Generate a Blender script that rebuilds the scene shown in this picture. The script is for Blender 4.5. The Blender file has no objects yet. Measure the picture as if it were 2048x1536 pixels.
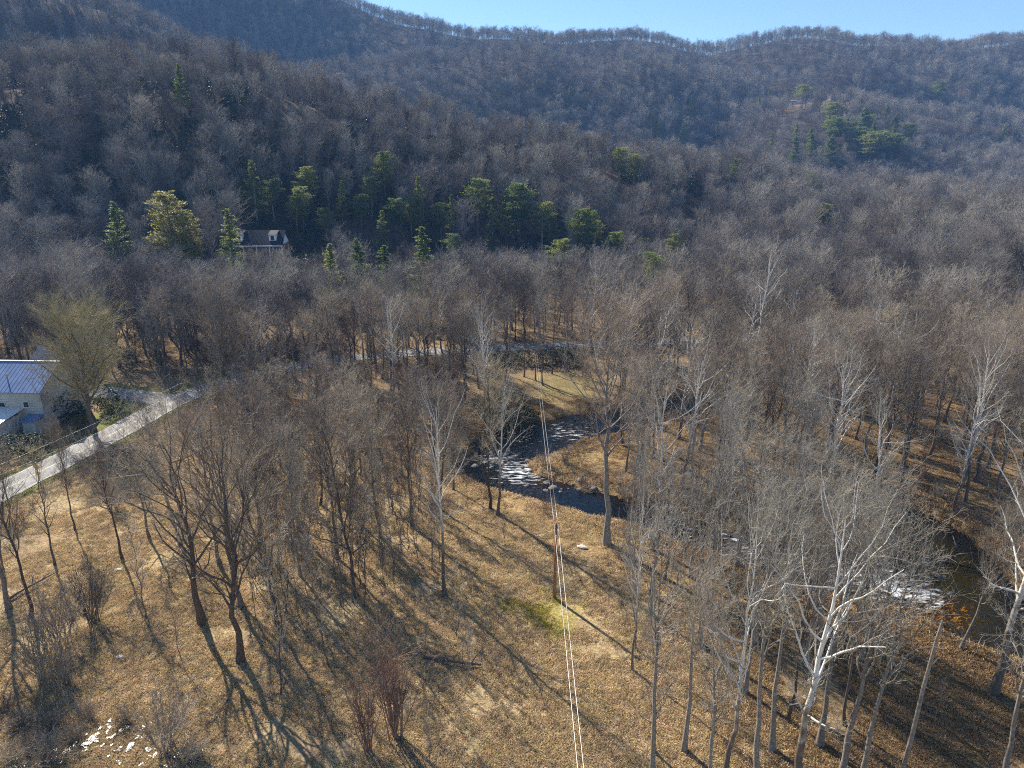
import bpy, math, random
import numpy as np

# ------------------------------------------------------------------ camera, sky, sun, exposure
SC = bpy.context.scene
COL = SC.collection
CAM_H, PITCH, FOC = 40.0, math.radians(18.0), 1420.0
SUN_AZ, SUN_EL = math.radians(-37.5), math.radians(36.0)     # ahead and to the left, winter height
cam_d = bpy.data.cameras.new('camera')
cam_d.sensor_width = 36.0
cam_d.lens = FOC / 2048 * 36.0
cam_d.clip_start, cam_d.clip_end = 0.5, 6000
cam = bpy.data.objects.new('camera', cam_d)
cam.location = (0, 0, CAM_H)
cam.rotation_euler = (math.pi / 2 - PITCH, 0, 0)
COL.objects.link(cam)
SC.camera = cam

world = bpy.data.worlds.new('World')
SC.world = world
world.use_nodes = True
wn = world.node_tree
sky = wn.nodes.new('ShaderNodeTexSky')
sky.sky_type = 'NISHITA'
sky.sun_disc = False
sky.sun_elevation = SUN_EL
sky.sun_rotation = SUN_AZ
sky.altitude = 600
sky.air_density, sky.dust_density, sky.ozone_density = 1.0, 0.0, 5.0
wn.nodes['Background'].inputs['Strength'].default_value = 0.078
wn.links.new(sky.outputs[0], wn.nodes['Background'].inputs['Color'])

sun_d = bpy.data.lights.new('sun', 'SUN')
sun_d.energy = 5.0
sun_d.angle = math.radians(0.5)
sun_d.color = (1.0, 0.92, 0.80)
sun = bpy.data.objects.new('sun', sun_d)
sun.rotation_euler = (math.pi / 2 - SUN_EL, 0, math.pi - SUN_AZ)
COL.objects.link(sun)

SC.view_settings.view_transform = 'Standard'
SC.view_settings.look = 'None'
SC.view_settings.gamma = 1
SC.view_settings.exposure = 1.15
SC.cycles.max_bounces = 3
SC.cycles.diffuse_bounces = 1
SC.cycles.glossy_bounces = 2
SC.cycles.transparent_max_bounces = 8
SC.cycles.volume_bounces = 0
SC.cycles.use_adaptive_sampling = True
SC.cycles.adaptive_threshold = 0.02
SC.cycles.filter_width = 1.1
SC.cycles.use_denoising = False
SC.cycles.sample_clamp_indirect = 4

RNG = np.random.default_rng(11)
random.seed(4)

# ------------------------------------------------------------------ the survey: picture point -> place on the ground
CP, SP = math.cos(PITCH), math.sin(PITCH)
def ray(px, py):
    x, v = (px - 1024) / FOC, (768 - py) / FOC
    return x, CP + v * SP, -SP + v * CP
def G(px, py, z=0.0):
    x, f, d = ray(px, py)
    t = (z - CAM_H) / d
    return np.array((x * t, f * t))
def at_y(px, py, Y):
    x, f, d = ray(px, py)
    t = Y / f
    return x * t, CAM_H + d * t
def proj(X, Y, Z):
    dz = Z - CAM_H
    depth = Y * CP - dz * SP
    up = Y * SP + dz * CP
    return 1024 + FOC * X / depth, 768 - FOC * up / depth

# ------------------------------------------------------------------ noise
_perm = np.random.default_rng(5).random((256, 256))
def vnoise(x, y):
    x, y = np.asarray(x, float), np.asarray(y, float)
    xi, yi = np.floor(x).astype(int), np.floor(y).astype(int)
    fx, fy = x - xi, y - yi
    fx, fy = fx * fx * (3 - 2 * fx), fy * fy * (3 - 2 * fy)
    g = lambda a, b: _perm[a & 255, b & 255]
    return (g(xi, yi) * (1 - fx) + g(xi + 1, yi) * fx) * (1 - fy) + (g(xi, yi + 1) * (1 - fx) + g(xi + 1, yi + 1) * fx) * fy
def fbm(x, y, o=4):
    s, a, t = 0, 1, 0
    for k in range(o):
        s = s + a * vnoise(x * 2 ** k + 17.3 * k, y * 2 ** k + 9.1 * k)
        t += a
        a *= .5
    return s / t
def sstep(a, b, x):
    t = np.clip((np.asarray(x, float) - a) / (b - a), 0, 1)
    return t * t * (3 - 2 * t)

# ------------------------------------------------------------------ courses of river and road
def smooth_line(pts, step=1.0):
    p = np.array(pts, float)
    for _ in range(3):
        q = np.empty((2 * len(p), 2))
        q[0::2] = p * .75 + np.roll(p, -1, 0) * .25
        q[1::2] = p * .25 + np.roll(p, -1, 0) * .75
        p = np.vstack([p[:1], q[:-2], p[-1:]])
    s = np.r_[0, np.cumsum(np.linalg.norm(np.diff(p, axis=0), axis=1))]
    n = max(2, int(s[-1] / step))
    u = np.linspace(0, s[-1], n)
    return np.c_[np.interp(u, s, p[:, 0]), np.interp(u, s, p[:, 1])]
def dist_line(x, y, line):
    """distance to a polyline sampled about every metre"""
    x, y = np.asarray(x, float), np.asarray(y, float)
    best = np.full(x.shape, 1e9)
    arg = np.zeros(x.shape, int)
    lo, hi = line.min(0) - 30, line.max(0) + 30
    m = (x > lo[0]) & (x < hi[0]) & (y > lo[1]) & (y < hi[1])
    if m.any():
        xs, ys = x[m], y[m]
        b = np.full(xs.shape, 1e9)
        a = np.zeros(xs.shape, int)
        for i, (lx, ly) in enumerate(line):
            d = (xs - lx) ** 2 + (ys - ly) ** 2
            k = d < b
            b[k] = d[k]
            a[k] = i
        best[m] = np.sqrt(b)
        arg[m] = a
    return best, arg

WATER_Z = -0.9
riv_px = [(1420, 800), (1300, 826), (1190, 850), (1100, 868), (1025, 897), (975, 925), (1010, 958), (1090, 980), (1180, 1003), (1290, 1035), (1390, 1062), (1490, 1098), (1600, 1128), (1700, 1150), (1790, 1172), (1880, 1200), (1960, 1238), (2080, 1280), (2200, 1310)]
riv_hw = [4.0, 4.0, 4.2, 4.0, 4.2, 4.0, 5.4, 5.2, 3.6, 2.6, 2.3, 2.3, 2.4, 2.7, 3.4, 4.0, 4.2, 4.4, 4.4]
pool_px = [(1790, 1040), (1840, 1072), (1885, 1115), (1920, 1165), (1962, 1220), (2060, 1272)]
RIV = smooth_line([G(x, y, WATER_Z) for x, y in riv_px])
RIV_W = np.interp(np.linspace(0, 1, len(RIV)), np.linspace(0, 1, len(riv_hw)), riv_hw)
POOL = smooth_line([G(x, y, WATER_Z) for x, y in pool_px])
def river_edge(x, y):
    """signed distance to the water's edge, negative in the water"""
    d1, a1 = dist_line(x, y, RIV)
    d2, _ = dist_line(x, y, POOL)
    wob = (fbm(np.asarray(x) * .22, np.asarray(y) * .22, 3) - .5) * 2.6
    return np.minimum(d1 - RIV_W[a1], d2 - 4.0) + wob

road_px = [(-260, 1120), (-130, 1052), (0, 984), (61, 954), (134, 917), (190, 888), (250, 855), (310, 822), (360, 797), (430, 771), (510, 748), (610, 727), (750, 710), (900, 702), (1040, 694), (1150, 690), (1300, 684), (1500, 678), (1750, 672), (2100, 665)]
ROAD = smooth_line([G(x, y) for x, y in road_px])
SIDE = smooth_line([G(x, y) for x, y in [(350, 803), (300, 795), (250, 789), (205, 784), (150, 779), (90, 776), (0, 772)]])
ROAD_W, SIDE_W = 2.65, 2.6

# ------------------------------------------------------------------ terrain
class Ridge:
    def __init__(s, pts, wf, wb, p=1.0):
        w = []
        for px, py, Y, th in pts:
            X, z = at_y(px, py, Y)
            w.append((X, Y, z - th))
        w.sort()
        s.x, s.y, s.z = np.array(w).T
        s.wf, s.wb, s.p = wf, wb, p
    def __call__(s, x, y):
        cy, cz = np.interp(x, s.x, s.y), np.interp(x, s.x, s.z)
        dy = y - cy
        wf = np.interp(x, s.x, s.wf) if hasattr(s.wf, '__len__') else s.wf
        t = np.clip(np.where(dy < 0, -dy / wf, dy / s.wb), 0, 1)
        return cz * (0.5 + 0.5 * np.cos(np.pi * t ** s.p))
near_hill = Ridge([(-200, 120, 342, 14), (0, 125, 342, 14), (200, 118, 337, 14), (350, 108, 332, 14), (500, 106, 327, 14), (600, 128, 327, 14), (700, 155, 327, 14), (820, 178, 332, 14),
                   (940, 198, 337, 14), (1145, 240, 347, 14), (1247, 266, 352, 14), (1400, 302, 390, 14), (1590, 342, 400, 14), (1830, 352, 400, 14), (2100, 385, 390, 14)],
                  [150, 150, 150, 148, 145, 142, 140, 135, 135, 130, 125, 125, 125, 125, 125], 150, 0.95)
left_hill = Ridge([(-300, -160, 600, 18), (0, -70, 600, 18), (212, 2, 600, 18), (350, 62, 600, 18), (470, 104, 610, 18), (600, 150, 620, 18), (760, 215, 620, 18), (900, 300, 620, 18), (1000, 420, 620, 18)], 250, 260)
house_spur = Ridge([(1100, 420, 700, 5), (1250, 330, 720, 8), (1380, 268, 740, 8), (1480, 228, 750, 8), (1560, 202, 760, 5), (1640, 192, 760, 2), (1720, 194, 760, 2), (1800, 208, 760, 4), (1900, 214, 760, 10), (2050, 225, 760, 14), (2300, 240, 760, 14)], 300, 230, 1.0)
mid_spur = Ridge([(650, 140, 850, 15), (800, 112, 860, 16), (950, 100, 870, 16), (1080, 106, 870, 16), (1160, 118, 870, 16), (1240, 108, 870, 16), (1320, 116, 880, 16), (1450, 168, 900, 16), (1600, 240, 900, 16)], 330, 200)
far_ridge = Ridge([(300, -210, 1180, 20), (520, -110, 1180, 20), (640, -45, 1170, 20), (740, 2, 1170, 20), (850, 40, 1160, 20), (950, 56, 1150, 20), (1040, 62, 1150, 20), (1110, 66, 1150, 20), (1180, 62, 1150, 20), (1250, 58, 1150, 20),
                   (1310, 66, 1140, 20), (1360, 82, 1130, 20), (1410, 86, 1120, 20), (1480, 66, 1110, 20), (1560, 50, 1100, 20), (1640, 54, 1100, 20), (1720, 68, 1100, 20), (1800, 78, 1110, 20), (1880, 78, 1120, 20), (1950, 64, 1120, 20), (2048, 52, 1120, 20), (2300, 20, 1120, 20)], 520, 420)
def smax(a, b, k):
    k = np.maximum(k * np.clip(np.minimum(a, b) / 12, 0, 1), 1e-3)
    h = np.clip(0.5 + 0.5 * (a - b) / k, 0, 1)
    return b * (1 - h) + a * h + k * h * (1 - h)
HOUSE_B = G(520, 523, 11.0)
def height(x, y):
    x, y = np.asarray(x, float), np.asarray(y, float)
    z = near_hill(x, y)
    for r in (left_hill, house_spur, mid_spur, far_ridge):
        z = smax(z, r(x, y), 14)
    z = z - 0.0
    big = np.clip(z / 50, 0, 1) * sstep(180, 330, y)
    crest = 1 - 0.8 * np.clip(1 - np.abs(y - np.interp(x, far_ridge.x, far_ridge.y)) / 160, 0, 1)
    crest = crest * (1 - 0.75 * np.clip(1 - np.abs(y - np.interp(x, near_hill.x, near_hill.y)) / 90, 0, 1))
    crest = crest * (1 - 0.8 * np.clip(1 - np.abs(y - np.interp(x, house_spur.x, house_spur.y)) / 90, 0, 1))
    rn = 1 - np.abs(2 * fbm(x / 230 + 3.1, y / 300 + 1.7, 3) - 1) * 2.0
    z = z + big * crest * (22 * (rn - .45) + 8 * (fbm(x / 60, y / 60, 2) - .5))
    z = z + 9 * sstep(70, 150, x) * sstep(85, 190, y) * (1 - sstep(260, 340, y))
    # terrace that carries the house on the hill
    d = np.hypot(x - HOUSE_B[0], (y - HOUSE_B[1] - 3) * 1.2)
    m = 1 - sstep(9, 22, d)
    z = z * (1 - m) + 11.0 * m
    # valley floor: slight swells, kept flat by the road
    dr, _ = dist_line(x, y, ROAD)
    ds, _ = dist_line(x, y, SIDE)
    near = sstep(3.5, 9, np.minimum(dr, ds))
    z = z + near * ((fbm(x / 14, y / 14, 3) - .5) * .7 + (fbm(x / 2.5 + 40, y / 2.5, 2) - .5) * .12) * np.clip(1 - z / 20, 0.2, 1)
    # river bed and banks
    e = river_edge(x, y)
    bank = sstep(-0.4, 2.8, e)
    bed = -1.55 + 0.35 * (fbm(x * .5, y * .5, 2) - .5)
    return np.where(e < 2.9, z * bank + bed * (1 - bank), z)
def hz(x, y):
    return float(height(np.array([x]), np.array([y]))[0])

def spaced(lo, hi, a, b, fine, grow):
    out = list(np.arange(a, b + fine, fine))
    s, v = fine, out[-1]
    while v < hi:
        s = min(s * grow, 16)
        v += s
        out.append(v)
    s, v = fine, out[0]
    pre = []
    while v > lo:
        s = min(s * grow, 16)
        v -= s
        pre.append(v)
    return np.array(pre[::-1] + out)

# ------------------------------------------------------------------ materials
def new_mat(name):
    m = bpy.data.materials.new(name)
    m.use_nodes = True
    nt = m.node_tree
    return m, nt, nt.nodes['Principled BSDF']
def node(nt, typ, **kw):
    n = nt.nodes.new(typ)
    for k, v in kw.items():
        setattr(n, k, v)
    return n
def ramp(nt, stops):
    r = node(nt, 'ShaderNodeValToRGB')
    e = r.color_ramp.elements
    while len(e) < len(stops):
        e.new(0.5)
    for el, (p, c) in zip(e, stops):
        el.position = p
        el.color = (*c, 1)
    return r
def simple_mat(name, col, rough=.7, metal=0, var=.25, scale=1.5, bump=0, spec=.3):
    m, nt, b = new_mat(name)
    b.inputs['Roughness'].default_value = rough
    b.inputs['Metallic'].default_value = metal
    b.inputs['Specular IOR Level'].default_value = spec
    tc = node(nt, 'ShaderNodeTexCoord')
    n = node(nt, 'ShaderNodeTexNoise')
    n.inputs['Scale'].default_value = scale
    n.inputs['Detail'].default_value = 4
    nt.links.new(tc.outputs['Object'], n.inputs['Vector'])
    r = ramp(nt, [(.25, tuple(c * (1 - var) for c in col)), (.75, tuple(min(1, c * (1 + var)) for c in col))])
    nt.links.new(n.outputs['Fac'], r.inputs['Fac'])
    nt.links.new(r.outputs['Color'], b.inputs['Base Color'])
    if bump:
        bp = node(nt, 'ShaderNodeBump')
        bp.inputs['Strength'].default_value = bump
        nt.links.new(n.outputs['Fac'], bp.inputs['Height'])
        nt.links.new(bp.outputs['Normal'], b.inputs['Normal'])
    return m
def bark_mat(name, stops, rough=.9, scale=6):
    """bark that differs from tree to tree (stops over the object's random value) and mottles along the wood"""
    m, nt, b = new_mat(name)
    b.inputs['Roughness'].default_value = rough
    b.inputs['Specular IOR Level'].default_value = .15
    oi = node(nt, 'ShaderNodeObjectInfo')
    r = ramp(nt, stops)
    nt.links.new(oi.outputs['Random'], r.inputs['Fac'])
    tc = node(nt, 'ShaderNodeTexCoord')
    n = node(nt, 'ShaderNodeTexNoise')
    n.inputs['Scale'].default_value = scale
    n.inputs['Detail'].default_value = 2
    nt.links.new(tc.outputs['Object'], n.inputs['Vector'])
    mp = node(nt, 'ShaderNodeMapRange')
    mp.inputs['From Min'].default_value, mp.inputs['From Max'].default_value = .3, .7
    mp.inputs['To Min'].default_value, mp.inputs['To Max'].default_value = .65, 1.3
    nt.links.new(n.outputs['Fac'], mp.inputs['Value'])
    mx = node(nt, 'ShaderNodeVectorMath', operation='SCALE')
    nt.links.new(r.outputs['Color'], mx.inputs[0])
    nt.links.new(mp.outputs[0], mx.inputs['Scale'])
    nt.links.new(mx.outputs[0], b.inputs['Base Color'])
    return m
def sycamore_mat():
    m, nt, b = new_mat('sycamore_bark')
    b.inputs['Roughness'].default_value = .75
    b.inputs['Specular IOR Level'].default_value = .2
    tc = node(nt, 'ShaderNodeTexCoord')
    sx = node(nt, 'ShaderNodeSeparateXYZ')
    nt.links.new(tc.outputs['Object'], sx.inputs[0])
    n = node(nt, 'ShaderNodeTexNoise')
    n.inputs['Scale'].default_value = 1.6
    n.inputs['Detail'].default_value = 4
    nt.links.new(tc.outputs['Object'], n.inputs['Vector'])
    ad = node(nt, 'ShaderNodeMath', operation='MULTIPLY_ADD')
    ad.inputs[1].default_value = 9.0
    nt.links.new(n.outputs['Fac'], ad.inputs[0])
    nt.links.new(sx.outputs['Z'], ad.inputs[2])
    mp = node(nt, 'ShaderNodeMapRange')
    mp.inputs['From Min'].default_value, mp.inputs['From Max'].default_value = 8.5, 14.0
    nt.links.new(ad.outputs[0], mp.inputs['Value'])
    r = ramp(nt, [(0, (.13, .10, .075)), (.35, (.26, .22, .17)), (.6, (.50, .46, .40)), (1, (.70, .67, .61))])
    nt.links.new(mp.outputs[0], r.inputs['Fac'])
    nt.links.new(r.outputs['Color'], b.inputs['Base Color'])
    return m
def leaf_mat(name, stops, trans=.35):
    m, nt, b = new_mat(name)
    b.inputs['Roughness'].default_value = .55
    b.inputs['Specular IOR Level'].default_value = .25
    oi = node(nt, 'ShaderNodeObjectInfo')
    tc = node(nt, 'ShaderNodeTexCoord')
    n = node(nt, 'ShaderNodeTexNoise')
    n.inputs['Scale'].default_value = .8
    nt.links.new(tc.outputs['Object'], n.inputs['Vector'])
    ad = node(nt, 'ShaderNodeMath', operation='MULTIPLY_ADD')
    ad.inputs[1].default_value = .5
    nt.links.new(oi.outputs['Random'], ad.inputs[0])
    sc = node(nt, 'ShaderNodeMath', operation='MULTIPLY')
    sc.inputs[1].default_value = .5
    nt.links.new(n.outputs['Fac'], sc.inputs[0])
    nt.links.new(sc.outputs[0], ad.inputs[2])
    r = ramp(nt, stops)
    nt.links.new(ad.outputs[0], r.inputs['Fac'])
    nt.links.new(r.outputs['Color'], b.inputs['Base Color'])
    tr = node(nt, 'ShaderNodeBsdfTranslucent')
    nt.links.new(r.outputs['Color'], tr.inputs['Color'])
    mx = node(nt, 'ShaderNodeMixShader')
    mx.inputs['Fac'].default_value = trans
    nt.links.new(b.outputs[0], mx.inputs[1])
    nt.links.new(tr.outputs[0], mx.inputs[2])
    nt.links.new(mx.outputs[0], nt.nodes['Material Output'].inputs['Surface'])
    return m
M = {}
M['bark'] = bark_mat('grey_brown_bark', [(0, (.085, .06, .045)), (.5, (.14, .11, .085)), (.8, (.19, .165, .14)), (1, (.34, .315, .28))])
M['twig'] = bark_mat('bare_twigs', [(0, (.13, .10, .075)), (.22, (.23, .19, .15)), (.45, (.38, .32, .25)), (.62, (.29, .225, .175)), (.82, (.45, .39, .31)), (1, (.50, .42, .29))], scale=.7)
M['twig_far'] = bark_mat('far_grey_twigs', [(0, (.095, .08, .075)), (.22, (.18, .16, .15)), (.45, (.30, .275, .245)), (.62, (.24, .195, .165)), (.82, (.37, .345, .30)), (1, (.42, .37, .29))], scale=.7)
M['twig_pale'] = bark_mat('pale_twigs', [(0, (.30, .27, .22)), (1, (.40, .37, .31))], scale=.7)
M['bark_pale'] = bark_mat('pale_grey_bark', [(0, (.16, .135, .11)), (1, (.30, .27, .23))])
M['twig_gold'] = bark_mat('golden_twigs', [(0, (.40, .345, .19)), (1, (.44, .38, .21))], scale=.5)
M['twig_red'] = bark_mat('reddish_twigs', [(0, (.25, .15, .11)), (1, (.30, .19, .14))], scale=.7)
M['sycamore'] = sycamore_mat()
M['needle'] = leaf_mat('pine_needles', [(.1, (.085, .13, .036)), (.5, (.19, .24, .06)), (.95, (.38, .37, .085))], .55)
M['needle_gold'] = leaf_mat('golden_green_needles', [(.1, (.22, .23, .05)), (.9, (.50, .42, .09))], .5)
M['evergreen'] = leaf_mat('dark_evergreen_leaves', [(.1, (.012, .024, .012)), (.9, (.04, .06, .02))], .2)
M['yellow_leaf'] = leaf_mat('yellow_green_leaves', [(.1, (.10, .11, .02)), (.9, (.22, .20, .04))], .4)
M['beech_leaf'] = leaf_mat('dead_orange_leaves', [(.1, (.30, .12, .035)), (.9, (.48, .22, .07))], .4)
M['tan_leaf'] = leaf_mat('dead_tan_leaves', [(.1, (.28, .19, .12)), (.9, (.36, .25, .17))], .3)

def ground_mat():
    m, nt, b = new_mat('ground_cover')
    b.inputs['Roughness'].default_value = .95
    b.inputs['Specular IOR Level'].default_value = .1
    at = node(nt, 'ShaderNodeAttribute', attribute_name='cover')
    tc = node(nt, 'ShaderNodeTexCoord')
    n1 = node(nt, 'ShaderNodeTexNoise')
    n1.inputs['Scale'].default_value, n1.inputs['Detail'].default_value = .35, 5
    n2 = node(nt, 'ShaderNodeTexNoise')
    n2.inputs['Scale'].default_value, n2.inputs['Detail'].default_value = 3.2, 6
    n2.inputs['Roughness'].default_value = .7
    mpn = node(nt, 'ShaderNodeMapping')
    mpn.inputs['Scale'].default_value = (1, 1.0, 1)
    nt.links.new(tc.outputs['Object'], mpn.inputs[0])
    nt.links.new(tc.outputs['Object'], n1.inputs['Vector'])
    nt.links.new(mpn.outputs[0], n2.inputs['Vector'])
    m1 = node(nt, 'ShaderNodeMapRange')
    m1.inputs['From Min'].default_value, m1.inputs['From Max'].default_value = .3, .7
    m1.inputs['To Min'].default_value, m1.inputs['To Max'].default_value = .84, 1.16
    nt.links.new(n1.outputs['Fac'], m1.inputs['Value'])
    m2 = node(nt, 'ShaderNodeMapRange')
    m2.inputs['From Min'].default_value, m2.inputs['From Max'].default_value = .3, .7
    m2.inputs['To Min'].default_value, m2.inputs['To Max'].default_value = .45, 1.5
    nt.links.new(n2.outputs['Fac'], m2.inputs['Value'])
    mu = node(nt, 'ShaderNodeMath', operation='MULTIPLY')
    nt.links.new(m1.outputs[0], mu.inputs[0])
    nt.links.new(m2.outputs[0], mu.inputs[1])
    sc = node(nt, 'ShaderNodeVectorMath', operation='SCALE')
    nt.links.new(at.outputs['Color'], sc.inputs[0])
    nt.links.new(mu.outputs[0], sc.inputs['Scale'])
    hs = node(nt, 'ShaderNodeHueSaturation')
    mh = node(nt, 'ShaderNodeMapRange')
    mh.inputs['To Min'].default_value, mh.inputs['To Max'].default_value = .47, .53
    n3 = node(nt, 'ShaderNodeTexNoise')
    n3.inputs['Scale'].default_value = .9
    nt.links.new(tc.outputs['Object'], n3.inputs['Vector'])
    nt.links.new(n3.outputs['Fac'], mh.inputs['Value'])
    nt.links.new(mh.outputs[0], hs.inputs['Hue'])
    nt.links.new(sc.outputs[0], hs.inputs['Color'])
    nt.links.new(hs.outputs[0], b.inputs['Base Color'])
    bp = node(nt, 'ShaderNodeBump')
    bp.inputs['Strength'].default_value, bp.inputs['Distance'].default_value = .9, .25
    nt.links.new(n2.outputs['Fac'], bp.inputs['Height'])
    nt.links.new(bp.outputs['Normal'], b.inputs['Normal'])
    return m
M['ground'] = ground_mat()

# ------------------------------------------------------------------ mesh helpers
def mesh_np(name, V, F, smooth=True):
    """mesh from arrays: V (n,3), F (m,k) with one face size"""
    me = bpy.data.meshes.new(name)
    V = np.ascontiguousarray(V, np.float32)
    F = np.ascontiguousarray(F, np.int32)
    me.vertices.add(len(V))
    me.vertices.foreach_set('co', V.ravel())
    k = F.shape[1]
    me.loops.add(F.size)
    me.loops.foreach_set('vertex_index', F.ravel())
    me.polygons.add(len(F))
    me.polygons.foreach_set('loop_start', np.arange(0, F.size, k, dtype=np.int32))
    me.polygons.foreach_set('loop_total', np.full(len(F), k, np.int32))
    me.polygons.foreach_set('use_smooth', np.full(len(F), smooth, bool))
    me.update(calc_edges=True)
    return me
def link(name, me, mat=None, parent=None, loc=None):
    o = bpy.data.objects.new(name, me)
    if mat is not None and not me.materials:
        me.materials.append(mat)
    COL.objects.link(o)
    o.parent = parent
    if loc is not None:
        o.location = loc
    return o
def empty(name, loc, rz=0, rx=0, ry=0, s=1):
    o = bpy.data.objects.new(name, None)
    o.empty_display_size = .3
    COL.objects.link(o)
    o.location = loc
    o.rotation_euler = (rx, ry, rz)
    o.scale = (s, s, s) if not hasattr(s, '__len__') else s
    return o
def tag(o, label=None, cat=None, group=None, kind=None):
    for k, v in (('label', label), ('category', cat), ('group', group), ('kind', kind)):
        if v:
            o[k] = v
    return o
class MB:
    def __init__(s):
        s.v, s.f = [], []
    def add(s, V, F):
        n = len(s.v)
        s.v += [tuple(p) for p in V]
        s.f += [tuple(i + n for i in f) for f in F]
        return s
    def box(s, x0, x1, y0, y1, z0, z1):
        return s.add([(x0, y0, z0), (x1, y0, z0), (x1, y1, z0), (x0, y1, z0), (x0, y0, z1), (x1, y0, z1), (x1, y1, z1), (x0, y1, z1)],
                     [(0, 3, 2, 1), (4, 5, 6, 7), (0, 1, 5, 4), (1, 2, 6, 5), (2, 3, 7, 6), (3, 0, 4, 7)])
    def slab(s, a, b, c, d, t):
        """quad a b c d thickened downwards by t"""
        q = [np.array(p, float) for p in (a, b, c, d)]
        return s.add(q + [p - np.array((0, 0, t)) for p in q], [(0, 1, 2, 3), (7, 6, 5, 4), (0, 4, 5, 1), (1, 5, 6, 2), (2, 6, 7, 3), (3, 7, 4, 0)])
    def prism(s, prof, axis, a, b):
        """profile (list of 2-d points) pulled along axis from a to b"""
        n = len(prof)
        def P(p, w):
            return {'x': (w, p[0], p[1]), 'y': (p[0], w, p[1]), 'z': (p[0], p[1], w)}[axis]
        V = [P(p, a) for p in prof] + [P(p, b) for p in prof]
        F = [tuple(range(n))[::-1], tuple(range(n, 2 * n))] + [(i, (i + 1) % n, n + (i + 1) % n, n + i) for i in range(n)]
        return s.add(V, F)
    def tube(s, pts, rad, n=8):
        pts = [np.array(p, float) for p in pts]
        if not hasattr(rad, '__len__'):
            rad = [rad] * len(pts)
        V, F = [], []
        for i, p in enumerate(pts):
            t = pts[min(i + 1, len(pts) - 1)] - pts[max(i - 1, 0)]
            t /= np.linalg.norm(t) + 1e-9
            u = np.cross(t, (0, 0, 1) if abs(t[2]) < .9 else (1, 0, 0))
            u /= np.linalg.norm(u)
            w = np.cross(t, u)
            V += [p + rad[i] * (u * math.cos(2 * math.pi * k / n) + w * math.sin(2 * math.pi * k / n)) for k in range(n)]
        for i in range(len(pts) - 1):
            F += [(i * n + k, i * n + (k + 1) % n, (i + 1) * n + (k + 1) % n, (i + 1) * n + k) for k in range(n)]
        F += [tuple(range(n))[::-1], tuple((len(pts) - 1) * n + k for k in range(n))]
        return s.add(V, F)
    def build(s, name, mat, parent=None, loc=None, smooth=False):
        me = bpy.data.meshes.new(name)
        me.from_pydata(s.v, [], s.f)
        if smooth:
            me.polygons.foreach_set('use_smooth', np.ones(len(me.polygons), bool))
        me.update()
        return link(name, me, mat, parent, loc)

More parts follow.
